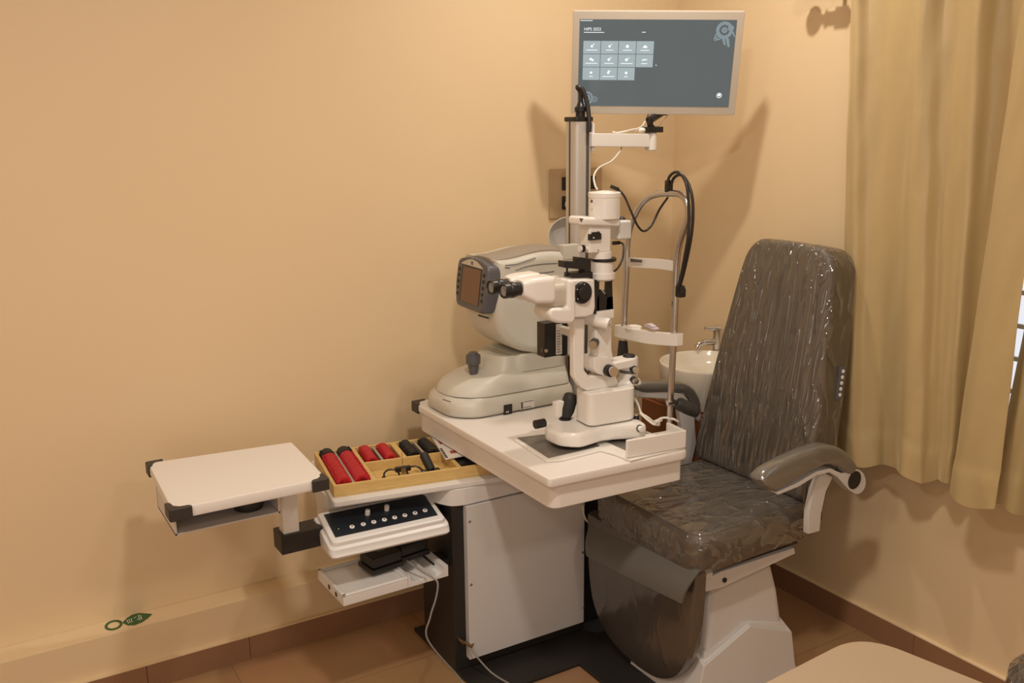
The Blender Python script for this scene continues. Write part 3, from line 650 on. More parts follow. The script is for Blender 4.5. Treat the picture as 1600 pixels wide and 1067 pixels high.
# ------------------------------------------------------------------ monitor
MN = V((1.979, 2.40, 1.777)); ya, ti, ro, mw, mh = -0.615, 0.254, -0.022, 0.520, 0.315
r = V((math.cos(ya), math.sin(ya), 0)); n0 = V((math.sin(ya), -math.cos(ya), 0)); u = V((0, 0, 1))*math.cos(ti) + n0*math.sin(ti)
mr = r*math.cos(ro) + u*math.sin(ro); mu = -r*math.sin(ro) + u*math.cos(ro); mn = mr.cross(mu)
def mp_(a, b, h=0): return MN + mr*a + mu*b + mn*h
mt = thing('monitor', 'flat silver framed monitor with dark menu screen on the column arm', 'monitor', MN)
MB().prism([mp_(a, b, -0.026) for a, b in round2d(rect(-mw/2, mw/2, -mh/2, mh/2), 0.004, 3)], mn*0.026).build('housing', M_silverp, mt, bev=0.002)
MB().prism([mp_(a, b, -0.045) for a, b in round2d(rect(-mw/2+0.04, mw/2-0.04, -mh/2+0.03, mh/2-0.04), 0.02)], mn*0.020).build('back_cover', M_silverp, mt, bev=0.008)
sx0, sx1, sy0, sy1 = -mw/2+0.021, mw/2-0.022, -mh/2+0.026, mh/2-0.024
scr = MB().prism([mp_(a, b, 0.0002) for a, b in rect(sx0, sx1, sy0, sy1)], mn*0.0006).build('screen', M_scr, mt, smooth=False)
def q_(px, py, h=0.001): d = ray(px, py); t = (MN-CAM).dot(mn)/d.dot(mn); p = CAM+d*t; return (p-MN).dot(mr), (p-MN).dot(mu)
# menu tiles, laid out in the screen's own plane
tx0, ty0 = q_(911.3, 63.2); tx1, _ = q_(1022.5, 64); _, tyb = q_(910, 125)
cwid = (tx1-tx0)/4; chei = (ty0-tyb)/3
ic = MB(); cap_ = MB()
ICON = [[(0, 0, 2.2), (2.4, 2.6, 1.2)], [(0, 0, 2.2), (2.5, 2.4, .9)], [(0, 0, 2.8)], [(0, 0, 2.4), (-1.8, -.9, 1.5), (1.8, -.9, 1.5)], [(-1, .5, 2.4), (1.6, -.8, 2.0)], [(-.4, 0, 2.4), (2.2, 2.4, 1.2)], [(-.4, 0, 2.6), (2.4, 2.4, 1.0)], [(-2.6, -.6, 1.1), (-.6, .3, 1.5), (1.5, .1, 1.2), (3.2, .2, .9)], [(0, 0, 2.2)], [(-.4, 0, 2.2), (0, 2.4, 1.5), (2.5, 2.0, .9)], [(0, 0, 2.4)]]
tiles = MB(); kk = 0
for rw in range(3):
    for c2 in range(4):
        if rw == 2 and c2 == 3: continue
        a, b = tx0+c2*cwid, ty0-rw*chei; g = 0.0009
        tiles.prism([mp_(*p, 0.0010) for p in rect(a+g, a+cwid-g, b-chei+g, b-g)], mn*0.0003)
        cx_, cy_ = a+cwid*0.5, b-chei*0.42; s_ = chei/14
        for dx, dy, rad in ICON[kk]:
            ic.prism([mp_(cx_+dx*s_*0.8+rad*s_*0.62*math.cos(2*PI*k/10), cy_+dy*s_*0.8+rad*s_*0.62*math.sin(2*PI*k/10), 0.0015) for k in range(10)], mn*0.0002)
        L = cwid*[0.62, 0.40, 0.50, 0.48, 0.68, 0.52, 0.68, 0.34, 0.20, 0.68, 0.22][kk]
        cap_.prism([mp_(*p, 0.0015) for p in rect(cx_-L/2, cx_+L/2, b-chei*0.73, b-chei*0.68)], mn*0.0002); kk += 1
tiles.build('menu_tiles', M_tile, scr, smooth=False); ic.build('menu_icons', M_icon, scr, smooth=False); cap_.build('menu_captions', M_icon, scr, smooth=False)
a, b = q_(912.5, 47.5); text('HIPS 2022', 0.0125, mp_(a, b), mr, mu, 'screen_title', M_icon, scr, off=0.001)
mb = MB()
for x0_, x1_, yy in ((912.5, 944, 50.4), (907, 926, 32), (1003, 1009, 50.3)):
    a, b = q_(x0_, yy); a2, _ = q_(x1_, yy); mb.prism([mp_(*p, 0.001) for p in rect(a, a2, b-0.0008, b+0.0010)], mn*0.0002)
mb.build('screen_subtitle', M_icon, scr, smooth=False)
def disc(mb, a, b, r0, h, n=24, r1=0):
    if r1: mb.loft([[mp_(a+rr*math.cos(2*PI*k/n), b+rr*math.sin(2*PI*k/n), h) for k in range(n)] for rr in (r0, r1)], cap=False)
    else: mb.prism([mp_(a+r0*math.cos(2*PI*k/n), b+r0*math.sin(2*PI*k/n), h) for k in range(n)], mn*0.0002)
mb = MB(); S = 0.52/265.0
def dd(px, py, r0, r1=0, h=0.0012): a, b = q_(px, py); disc(mb, a, b, r0*S, h, 24, r1*S)
dd(1132, 47, 13, 8); dd(1132, 47, 4.5, 2); dd(1142, 44, 4.6, 2.5); dd(1122, 57, 5.6, 3.4); dd(1122, 57, 1.6); dd(1118, 61, 3, 1.8); dd(1132, 47, 1.5)
for pts in (((1127, 58), (1131, 70), (1134, 71), (1132, 58)), ((1133, 58), (1137, 74), (1140, 73), (1139, 60)), ((1143, 50), (1147, 58), (1149, 58), (1146, 49))):
    mb.prism([mp_(*q_(*p), 0.0012) for p in pts], mn*0.0002)
mb.build('screen_emblem', M_faint, scr, smooth=False); mb = MB(); dd(916, 153, 11, 8); dd(916, 153, 6.5, 3.5); dd(929, 155, 4.6, 3.2); dd(929, 155, 1.5)
mb.build('screen_emblem', M_faint, scr, smooth=False)
mb = MB(); dd(1123.5, 149, 4.2, 3.2, 0.0014); dd(1123.5, 148.5, 2.2, 0, 0.0014); mb.build('screen_badge', M_icon, scr, smooth=False)
mb = MB(); a, b = q_(1024.5, 102); mb.prism([mp_(a, b+0.003, 0.0014), mp_(a, b-0.0015, 0.0014), mp_(a+0.003, b-0.0005, 0.0014)], mn*0.0002); mb.build('mouse_cursor', M_icon, scr, smooth=False)
# mount bracket of the monitor
e2 = V((e.x, Ya, e.z+0.026))
br_ = MB(); br_.prism([mp_(0.01, -mh/2+0.03, -0.05), mp_(0.05, -mh/2+0.03, -0.05), mp_(0.05, -mh/2-0.012, -0.048), mp_(0.01, -mh/2-0.012, -0.048)], mn*0.012)
br_.build('mount_plate', M_black, mt, bev=0.002)
kA, kB = atY(1005, 193, Ya), atY(1029, 206, Ya)
MB().box(kA.x+0.006, kB.x+0.002, Ya-0.022, Ya+0.022, e2.z, e2.z+0.018).build('tilt_joint', M_black, mt, bev=0.002)
MB().tube([(e2.x, Ya, e2.z+0.016), (e2.x-0.012, Ya-0.005, e2.z+0.038), mp_(0.03, -mh/2-0.004, -0.040)], 0.013, 12).build('tilt_arm', M_black, mt)
wc = thing('monitor_cable', 'white cable draped over the monitor arm and hanging to the slit lamp', 'cable', atY(960, 240, 2.40))
MB().tube([mp_(-0.0, -mh/2+0.012, -0.06), atY(1004, 196, 2.45), atY(985, 203, 2.425), atY(965, 207.2, Ya), atY(958, 206.6, Ya), atY(968, 220, Ya+0.024), atY(971, 231, Ya+0.01), atY(966, 240, 2.40), atY(955, 252, 2.35), atY(936, 262, 2.27), atY(928, 275, 2.18), atY(930, 290, 2.10), atY(933, 295, 2.06)], 0.0026, 8, 6).build('cord', M_wcable, wc)
MB().tube([mp_(0.075, -mh/2+0.012, -0.05), atY(1035, 190, 2.44), atY(1026, 198, 2.46), atY(1002, 199, 2.455), atY(992, 207, 2.44)], 0.0017, 8, 6).build('cord', M_wcable, wc)
MB().sphere(atY(1003, 203.5, 2.42), 0.011, 1.1, 1, .8).build('cable_knot', M_wcable, wc)

# ------------------------------------------------------------------ autorefractor
AR = thing('autorefractor', 'warm grey autorefractor with a small tilted screen on the white desk', 'autorefractor', (1.44, 2.51, DZ))
c2 = (1.44, 2.505)
def rrect(x0, x1, y0, y1, r, n=6): return round2d(rect(x0, x1, y0, y1), r, n)
mb = MB()
lay = [(0.0, 0.004, 0.02), (0.004, 0.004, 0.005), (0.004, 0.014, 0.0), (0.0, 0.030, 0.0), (0.008, 0.044, 0.0), (0.016, 0.052, 0.0)]
def base_ring(ins, z): return xy(round2d([(1.238+ins, 2.43+ins*0.5), (1.30+ins*0.6, 2.372+ins), (1.66, 2.372+ins), (1.66, 2.638-ins), (1.30+ins*0.6, 2.638-ins), (1.238+ins, 2.58-ins*0.5)], [0.05, 0.05, 0.02, 0.02, 0.05, 0.05], 6), z)
mb.loft([base_ring(i, DZ+0.0005+z) for i, z in ((0.012, 0.0), (0.003, 0.006), (0.0, 0.014), (0.0, 0.030), (0.006, 0.046), (0.020, 0.058))])
bse = mb.build('lower_base', M_ar, AR)
mb = MB(); mb.loft([base_ring(0.023, DZ+0.058), base_ring(0.023, DZ+0.0605)]); mb.build('base_seam', M_black, AR)
mb = MB()
def up_ring(ix, iy, z, x0=1.255, x1=1.655): return xy(round2d([(x0+ix, 2.45+iy*0.5), (x0+0.07+ix*0.7, 2.387+iy), (x1, 2.387+iy), (x1, 2.623-iy), (x0+0.07+ix*0.7, 2.623-iy), (x0+ix, 2.56-iy*0.5)], [0.05, 0.05, 0.02, 0.02, 0.05, 0.05], 6), z)
mb.loft([up_ring(0.0, 0.0, DZ+0.0605), up_ring(0.004, 0.003, DZ+0.072), up_ring(0.018, 0.010, DZ+0.090), up_ring(0.06, 0.018, DZ+0.106), up_ring(0.105, 0.022, DZ+0.113), up_ring(0.135, 0.026, DZ+0.126), up_ring(0.150, 0.03, DZ+0.146), up_ring(0.156, 0.04, DZ+0.165)])
mb.build('upper_base', M_ar, AR)
# waist + head (lofted rings)
def hr(x0, x1, hy, z, r=0.04): return xy(round2d(rect(x0, x1, 2.505-hy, 2.505+hy), r, 5), z)
xL = lambda px, py: atY(px, py, 2.505).x
zz = lambda px, py: atY(px, py, 2.505).z
mb = MB(); rings = []
for px, py, x1, hy in ((781, 572, 1.66, 0.10), (779, 562, 1.66, 0.102), (780, 550, 1.68, 0.102), (786, 544, 1.68, 0.10)):
    rings.append(hr(xL(px, py), x1, hy, zz(px, py)))
mb.loft(rings); mb.build('waist', M_ar, AR)
hd = [(775, 407), (795, 405.5), (815, 401), (835, 395.5), (855, 392.5), (878, 393), (898, 398), (905, 404), (905, 470), (905, 552), (870, 553), (835, 552), (808, 546), (786, 529), (776, 503), (773, 455)]
hp = pY(hd, 2.392); hp = [(p.x, p.z) for p in spline([V((p.x, 0, p.z)) for p in hp+[hp[0]]], 3)[:-1]]
mb = MB(); mb.pillow(hp, [(0.030, 0.0), (0.014, 0.004), (0.004, 0.012), (0.0, 0.026), (0.0, 0.182), (0.004, 0.196), (0.014, 0.204), (0.030, 0.208)], (0, 2.384, 0), (1, 0, 0), (0, 0, 1), (0, 1, 0))
mb.build('head', M_ar, AR)
crest = [(773, 408.5), (781, 405.5), (795, 403.5), (815, 398.5), (835, 393), (855, 390), (878, 390.5), (898, 396), (906, 403)]
pts = spline([V((p.x, 0, p.z)) for p in pY(crest, 2.392)], 3)
rings = []
for k in range(9):
    t = k/8; yy = 2.404+0.172*t; dz = 0.004 - 0.016*t + 0.010*math.sin(PI*t) - (0.006 if k in (0, 8) else 0)
    rings.append([V((p.x, yy, p.z+dz)) for p in pts] + [V((pts[-1].x, yy, pts[-1].z-0.03)), V((pts[0].x, yy, pts[0].z-0.03))])
MB().loft(rings).build('hood', M_ard, AR)
# grille slots on the near side
mb = MB()
for s_ in (((790, 414.5), (806, 413), (822, 408), (837, 403)), ((806, 422.5), (825, 416), (850, 412.5), (871, 411.5)), ((818, 424.5), (838, 427), (852, 426), (866, 424)), ((790, 418), (797, 419))):
    mb.tube([V((p.x, 2.3840, p.z)) for p in pY(s_, 2.3825)], 0.0014, 6, 4)
mb.build('vent_slot', M_dgrey, AR)
# tilted screen pod
sc0 = atY(736, 443, 2.492); sn = V((-0.985, 0.05, 0.13)).normalized(); su = V((0, 0, 1)); su = (su - sn*su.dot(sn)).normalized(); sr = su.cross(sn)
def sp_(a, b, h=0): return sc0 + sr*a + su*b + sn*h
ol = round2d([(-0.092, -0.080), (0.092, -0.080), (0.108, -0.01), (0.104, 0.066), (0.04, 0.080), (-0.04, 0.080), (-0.104, 0.066), (-0.108, -0.01)], 0.02, 5)
pod = MB(); pod.pillow(ol, [(0.014, -0.050), (0.004, -0.044), (0.0, -0.034), (0.0, -0.008), (0.004, 0.0), (0.010, 0.002)], sc0, sr, su, sn)
pd = pod.build('screen_pod', M_dgrey, AR)
MB().prism([sp_(a, b, 0.0022) for a, b in rect(-0.066, 0.066, -0.060, 0.050)], sn*0.0008).build('screen_recess', M_black, pd, smooth=False)
MB().prism([sp_(a, b, 0.0031) for a, b in rect(-0.056, 0.065, -0.059, 0.047)], sn*0.0008).build('display', M_darkscr, pd, smooth=False)
cr_ = [(-0.076+0.152*k/12, 0.053+0.020*math.sin(PI*k/12)) for k in range(13)]
MB().prism([sp_(a, b, 0.0022) for a, b in cr_], sn*0.001).build('crest_panel', M_silverp, pd, smooth=False)
MB().prism([sp_(a, b, 0.0034) for a, b in rect(-0.006, 0.006, 0.057, 0.067)], sn*0.0005).build('crest_mark', M_dgrey, pd, smooth=False)
for s_, col_ in ((1, 0), (-1, 1)):
    for k in range(5):
        MB().lathe(sp_(s_*0.084, 0.035-k*0.019, 0.0015), sn, [(0, 0.0055), (0.003, 0.005)], 12).build('pod_button', M_black, pd)
MB().prism(pY([(748, 491.5), (764, 496), (764, 498.5), (748, 494)], 2.42), (0, 0.004, 0)).build('paper_slot', M_black, AR, smooth=False)
# joystick
jx, jy = atZ(740, 592, DZ+0.095).xy
MB().lathe((jx, jy, DZ+0.088), (0, 0, 1), [(0, 0.024), (0.004, 0.022), (0.008, 0.012), (0.012, 0.010)], 18).build('joystick_boot', M_black, AR)
MB().lathe((jx, jy, DZ+0.098), (0, 0, 1), [(0, 0.011), (0.03, 0.0155), (0.046, 0.017), (0.0465, 0.0225), (0.068, 0.023), (0.074, 0.021), (0.0745, 0.015), (0.081, 0.014), (0.083, 0.010)], 22).build('joystick', M_dgrey, AR)
a, b = atY(787, 633, 2.3715), atY(800, 645.5, 2.3715)
MB().box(a.x, b.x, 2.3685, 2.3725, b.z, a.z).build('power_switch', M_black, AR, bev=0.001)
mb = MB(); mb.box(a.x+0.006, a.x+0.009, 2.3680, 2.3686, b.z+0.006, b.z+0.010).box(a.x+0.012, a.x+0.015, 2.3680, 2.3686, b.z+0.005, b.z+0.011); mb.build('switch_mark', M_print, AR, smooth=False)
a, b = atY(813, 627, 2.3715), atY(835, 636, 2.3715)
MB().box(a.x, b.x, 2.3708, 2.3722, b.z, a.z).build('rating_label', M_paper, AR, smooth=False)
mb = MB(); mb.box(a.x+0.002, a.x+0.009, 2.3702, 2.3709, b.z+0.002, a.z-0.003).box(a.x+0.012, b.x-0.003, 2.3702, 2.3709, a.z-0.005, a.z-0.003).box(a.x+0.012, b.x-0.012, 2.3702, 2.3709, b.z+0.004, b.z+0.006); mb.build('label_print', M_dgrey, AR, smooth=False)
q = atZ(769, 566, DZ+0.135)
MB().prism([(q.x-0.012, 2.43, q.z-0.020), (q.x+0.004, 2.43, q.z-0.018), (q.x+0.012, 2.43, q.z+0.012), (q.x+0.002, 2.43, q.z+0.012)], (0, 0.018, 0)).build('lock_lever', M_ard, AR, bev=0.002)
a, b = atY(691, 624, 2.43), atY(703, 628, 2.40)
MB().tube([a+V((0.002, 0, 0)), b+V((0.002, 0, 0))], 0.0016, 6).build('base_slot', M_dgrey, AR)
# chin side block at the patient end
ga, gb = atY(880, 383.5, 2.385), atY(906, 404, 2.385)
MB().box(ga.x, gb.x, 2.385, 2.415, gb.z, ga.z).build('patient_window', M_ar, AR, bev=0.003)

# ------------------------------------------------------------------ slit lamp
YS = 2.03
SL = thing('slit_lamp', 'white slit lamp microscope with black eyepieces and tall lamp tower on the desk', 'slit lamp', (1.47, YS, DZ))
def bx(name, pxa, pxb, Y, y0, y1, m, bev=0.003, parent=SL, seg=2):
    a, b = atY(*pxa, Y), atY(*pxb, Y)
    return MB().box(min(a.x, b.x), max(a.x, b.x), y0, y1, min(a.z, b.z), max(a.z, b.z)).build(name, m, parent, bev=bev, seg=seg)
def pf(name, pts, Y, y0, y1, m, bev=0.003, parent=SL, seg=2):
    P = pY(pts, Y); return MB().prism([V((p.x, y0, p.z)) for p in P], (0, y1-y0, 0)).build(name, m, parent, bev=bev, seg=seg)
# base with waisted outline
zb0, zb1 = 0.757, 0.797
pl = [(1.345, 2.03), (1.350, 1.995), (1.385, 1.965), (1.43, 1.968), (1.475, 1.975), (1.52, 1.962), (1.56, 1.945), (1.600, 1.945), (1.605, 2.03), (1.600, 2.12), (1.55, 2.12), (1.475, 2.10), (1.40, 2.10), (1.352, 2.075)]
pl = [tuple(p) for p in [q.xy for q in spline([V((*p, 0)) for p in pl+[pl[0]]], 4)]][:-1]
cb_ = V((1.475, 2.03)); insb = lambda d: [tuple(cb_ + (V(p)-cb_)*(1-d/0.1)) for p in pl]
mb = MB(); mb.loft([xy(insb(i), z) for i, z in ((0.006, zb0), (0.001, zb0+0.004), (0.0, zb0+0.010), (0.0, zb0+0.026), (0.002, zb1-0.006), (0.008, zb1))])
mb.build('base', M_enamel, SL)
for xx in (1.385, 1.57):
    MB().cyl((xx, 1.99, 0.7602), (xx, 2.07, 0.7602), 0.0128, 20).build('wheel', M_rubber, SL)
# joystick
q = atZ(883, 655, zb1); ax = (atY(894, 612, q.y-0.0) - q).normalized()
MB().lathe((q.x, q.y, zb1-0.001), (0, 0, 1), [(0, 0.018), (0.004, 0.017), (0.010, 0.008)], 18).build('joystick_boot', M_black, SL)
MB().lathe(V((q.x, q.y, zb1+0.002)), ax, [(0, 0.010), (0.008, 0.0160), (0.025, 0.0200), (0.055, 0.0205), (0.067, 0.0190), (0.072, 0.014), (0.074, 0.008)], 22).build('joystick', M_rubber, SL)
bx('brake_block', (869, 629), (882, 650), 2.085, 2.085, 2.105, M_enamel)
q = atY(838, 663, 2.05); MB().cyl((q.x-0.004, 2.05, q.z), (q.x+0.026, 2.05, q.z), 0.012, 18).build('side_knob', M_black, SL)
q = atY(999, 669, 1.943); MB().cyl((q.x, 1.949, q.z), (q.x, 1.930, q.z), 0.008, 16).build('side_pin', M_enamel, SL)
MB().cyl((q.x, 1.945, q.z), (q.x, 1.941, q.z), 0.0105, 18).build('pin_collar', M_dgrey, SL)
for px, py in ((927.5, 660), (994, 654)):
    q = atZ(px, py, zb1); MB().cyl((q.x, q.y, zb1-0.002), (q.x, q.y, zb1+0.011), 0.008, 16).build('lock_screw', M_black, SL); MB().cyl((q.x, q.y, zb1+0.0105), (q.x, q.y, zb1+0.0125), 0.0082, 16).build('screw_top', M_chrome, SL)
# carriage block
P = pZ([(903, 662), (928, 668.5), (990, 644), (996, 620), (940, 620)], 0.805)
P = round2d([(1.436, 1.985), (1.590, 1.972), (1.600, 2.062), (1.444, 2.066)], [0.02, 0.03, 0.02, 0.02], 6)
cc = V((1.515, 2.03)); insq = lambda d, dz=0: [tuple(cc + (V(p)-cc)*(1-d/0.06)) for p in P]
xb = atY(909, 640, 1.985).x; zt_ = atY(909, 618, 1.985).z
MB().loft([xy(insq(i), z) for i, z in ((0.004, zb1+0.003), (0.0, zb1+0.007), (0.0, zt_-0.004), (0.004, zt_))]).build('carriage', M_enamel, SL)
ZK = zt_
# microscope support arm (L)
arm_o = [(896, 497), (914, 497), (913, 578), (921, 588), (962, 585), (966, 598), (962, 604), (917, 611), (908, 605), (897, 588)]
pf('microscope_arm', arm_o, 2.012, 2.012, 2.034, M_enamel, 0.004, SL, 3)
# pivot hub under both arms
q = atY(982, 600, YS)
zr, zl2 = atY(982, 580, YS).z, atY(984, 557, YS).z
MB().lathe((q.x, YS, ZK-0.003), (0, 0, 1), [(0, 0.036), (0.010, 0.032), (0.014, 0.026), (zr-ZK-0.002, 0.0255), (zr-ZK+0.002, 0.0265)], 28).build('pivot_hub', M_enamel, SL)
MB().lathe((q.x, YS, zr-0.001), (0, 0, 1), [(0, 0.0275), (0.008, 0.0275)], 28).build('hub_ring', M_dgrey, SL)
MB().lathe((q.x, YS, zr+0.007), (0, 0, 1), [(0, 0.026), (zl2-zr-0.010, 0.026), (zl2-zr-0.007, 0.024)], 28).build('hub_cap', M_enamel, SL)
MB().lathe((q.x, YS, zl2-0.001), (0, 0, 1), [(0, 0.016), (0.004, 0.0175), (0.007, 0.016)], 20).build('hub_lid', M_black, SL)
for px, py in ((992, 577), (992, 594)):
    k = atY(px, py, 1.997); MB().cyl((k.x, 2.01, k.z), (k.x-0.002, 1.995, k.z), 0.0098, 18).build('hub_knob', M_black, SL); MB().cyl((k.x-0.002, 1.9955, k.z), (k.x-0.003, 1.986, k.z), 0.0085, 18).build('hub_knob_face', M_chrome, SL)
# illumination arm: lower block, column, knobs
pf('illumination_link', [(925, 557), (948, 556), (956, 566), (990, 559), (994, 571), (960, 578), (957, 590), (930, 583), (925, 577)], 2.01, 2.0, 2.055, M_enamel, 0.004)
q = atY(955, 580, 1.985); MB().cyl((q.x, 2.005, q.z), (q.x, 1.985, q.z), 0.0165, 24).build('width_knob', M_black, SL)
q = atY(961, 580, 1.975); MB().cyl((q.x-0.004, 1.9855, q.z), (q.x-0.006, 1.972, q.z), 0.0135, 24).build('width_knob_face', M_chrome, SL)
q = atY(921, 565, 2.04); MB().cyl((q.x-0.006, 2.03, q.z), (q.x+0.010, 2.03, q.z), 0.0135, 20).build('rear_knob', M_black, SL)
pf('illumination_column', [(929, 512), (955, 512), (955, 545), (958, 562), (940, 566), (928, 562)], 2.02, 2.015, 2.055, M_enamel, 0.006, SL, 3)
a, b = atY(926, 500, 2.02), atY(952, 507, 1.985)
MB().cyl((a.x-0.012, 2.05, a.z+0.004), (b.x, 1.985, b.z), 0.0165, 24).build('tilt_pivot', M_enamel, SL)
MB().cyl((b.x+0.0006, 1.9842, b.z-0.0002), (b.x+0.001, 1.983, b.z-0.0003), 0.004, 12).build('pivot_screw', M_steel, SL)
q = atY(921, 536, 2.02); MB().cyl((q.x-0.004, 1.998, q.z), (q.x+0.018, 2.02, q.z), 0.0125, 20).build('slit_knob', M_black, SL)
MB().cyl((q.x-0.009, 1.993, q.z), (q.x-0.0035, 1.9985, q.z), 0.0115, 20).build('slit_knob_face', M_chrome, SL)
# mirror frame (open black cage)
mf = MB()
Yb = 2.02
for pts in ([(930, 436), (936, 436), (936, 490), (929, 490)], [(949, 436), (956, 436), (957, 470), (958, 492), (946, 491)], [(930, 433), (957, 433), (957, 440), (930, 440)], [(932, 466), (938, 452), (948, 464), (957, 462), (958, 490), (932, 489)]):
    P = pY(pts, Yb); mf.prism([V((p.x, 2.018, p.z)) for p in P], (0, 0.014, 0))
mf.build('mirror_cage', M_black, SL, bev=0.001)
mm = pY([(939, 452), (950, 468)], 2.03); MB().prism([V((mm[0].x, 2.018, mm[0].z)), V((mm[1].x, 2.018, mm[1].z)), V((mm[1].x+0.002, 2.018, mm[1].z-0.002)), V((mm[0].x+0.002, 2.018, mm[0].z-0.003))], (0, 0.014, 0)).build('mirror', M_chrome, SL, smooth=False)
bx('cage_foot', (931, 486), (957, 496), 2.02, 2.012, 2.055, M_enamel)
# tower
def vcyl(name, px, py0, py1, rpx, m, Y=YS, n=28, lip=0.0015):
    a, b = atY(px, py0, Y), atY(px, py1, Y); r_ = (atY(px+rpx, (py0+py1)/2, Y)-atY(px-rpx, (py0+py1)/2, Y)).length/2*0.93
    L = a.z-b.z; l_ = min(lip, L*0.3)
    return MB().lathe((a.x, Y, b.z), (0, 0, 1), [(0, r_-l_), (l_, r_), (L-l_, r_), (L, r_-l_)], n).build(name, m, SL)
vcyl('lens_tube', 941.5, 405, 437, 15, M_enamel); vcyl('tube_collar', 941.5, 425, 435, 17, M_enamel)
vcyl('filter_wheel', 943, 402.5, 407.5, 17.5, M_black)
vcyl('neck_tube', 940, 392, 404, 14, M_enamel)
bx('tower_body', (921, 352), (954.5, 393), 2.01, 2.01, 2.055, M_enamel, 0.004, SL, 3)
bx('filter_lever', (921, 366), (939, 374), 2.004, 2.001, 2.012, M_black, 0.001); bx('filter_slot', (925.5, 363), (937, 367), 2.006, 2.003, 2.012, M_black, 0.001)
q = atY(927.5, 371.5, 2.0); MB().cyl((q.x, 2.002, q.z), (q.x, 1.998, q.z), 0.0018, 8).build('lever_dot', M_print, SL)
for px, py in ((935, 362), (935, 391)):
    q = atY(px, py, 2.009); MB().cyl((q.x, 2.012, q.z), (q.x, 2.0085, q.z), 0.0018, 8).build('body_screw', M_dgrey, SL)
a, b = atY(907, 388.5, 2.02), atY(926, 389, 2.02); MB().cyl((a.x+0.006, 2.02, a.z), (b.x, 2.02, b.z), 0.0065, 16).build('aperture_shaft', M_enamel, SL)
MB().cyl((a.x+0.001, 2.02, a.z), (a.x+0.0105, 2.02, a.z), 0.0095, 18).build('aperture_knob', M_black, SL); MB().cyl((a.x-0.004, 2.02, a.z), (a.x+0.0012, 2.02, a.z), 0.0085, 18).build('aperture_knob_face', M_white, SL)
pf('lamp_collar', [(904, 338.5), (967, 340), (967, 354.5), (904, 352.5)], 2.01, 2.0, 2.06, M_enamel, 0.008, SL, 4)
P = pY([(905.5, 341), (911.5, 341.3), (908.5, 347.5)], 1.9995); MB().prism([V((p.x, 1.9995, p.z)) for p in P], (0, 0.001, 0)).build('collar_mark', M_dgrey, SL, smooth=False)
bx('power_box', (953, 344), (973, 371), 2.06, 2.02, 2.09, M_cap, 0.005, SL, 3)
q = atY(971, 343, 2.06); MB().sphere((q.x, 2.06, q.z), 0.012, 1, 1, .7).build('box_knob', M_black, SL)
vcyl('lamp_housing', 944.5, 308, 341, 21.5, M_enamel); vcyl('lamp_lid_ring', 944.5, 300, 308.5, 22, M_enamel)
a = atY(944.5, 301, YS); MB().lathe((a.x, YS, a.z-0.002), (0, 0, 1), [(0, 0.0305), (0.003, 0.029), (0.006, 0.022), (0.0075, 0.008)], 28).build('lamp_lid', M_enamel, SL)
q0, q1 = atY(924, 320, 2.0), atY(939, 327, 2.0)
lab = [V((a.x+0.0312*math.sin(t), YS-0.0312*math.cos(t), 0)) for t in [-0.85+0.09*k for k in range(9)]]
mb = MB(); mb.loft([[p+V((0, 0, q1.z)) for p in lab], [p+V((0, 0, q0.z)) for p in lab]], cap=False, closed=False); mb.build('lamp_label', M_silverp, SL)
bx('lamp_slot', (927, 312.5), (928.2, 317), 2.0, 2.006, 2.012, M_dgrey, 0)
# black carrier bracket left of the tower
pf('carrier_bracket', [(880, 408), (903, 409), (903, 402), (922, 404), (922, 429), (912, 428), (912, 421), (880, 418)], 2.02, 2.015, 2.045, M_black, 0.0015)
bx('carrier_foot', (891, 427), (923, 437.5), 2.02, 2.01, 2.05, M_black, 0.002)
bx('carrier_pin', (885, 417), (887, 430), 2.03, 2.028, 2.032, M_black, 0)
# microscope head
pf('microscope_body', [(888, 437), (899, 437), (901, 445), (901, 495), (899, 503), (894, 506), (872, 505.5), (862, 501), (858, 492), (862, 481.5), (888, 481)], 1.976, 1.976, 2.058, M_enamel, 0.009, SL, 4)
pf('magnification_block', [(890, 437), (930, 436), (931, 480), (928, 492), (916, 496), (898, 497)], 1.985, 1.985, 2.075, M_enamel, 0.006, SL, 3)
q = atY(912.5, 458, 1.975); MB().lathe((q.x, 1.986, q.z), (0, -1, 0), [(0, 0.029), (0.006, 0.029), (0.009, 0.027), (0.0095, 0.019), (0.016, 0.018), (0.018, 0.015)], 32).build('magnification_knob', M_black, SL)
for ang in (85, 150, 215):
    MB().cyl((q.x+0.023*math.cos(math.radians(ang)), 1.9785, q.z+0.023*math.sin(math.radians(ang))), (q.x+0.023*math.cos(math.radians(ang)), 1.9755, q.z+0.023*math.sin(math.radians(ang))), 0.0013, 8).build('knob_mark', M_print, SL)
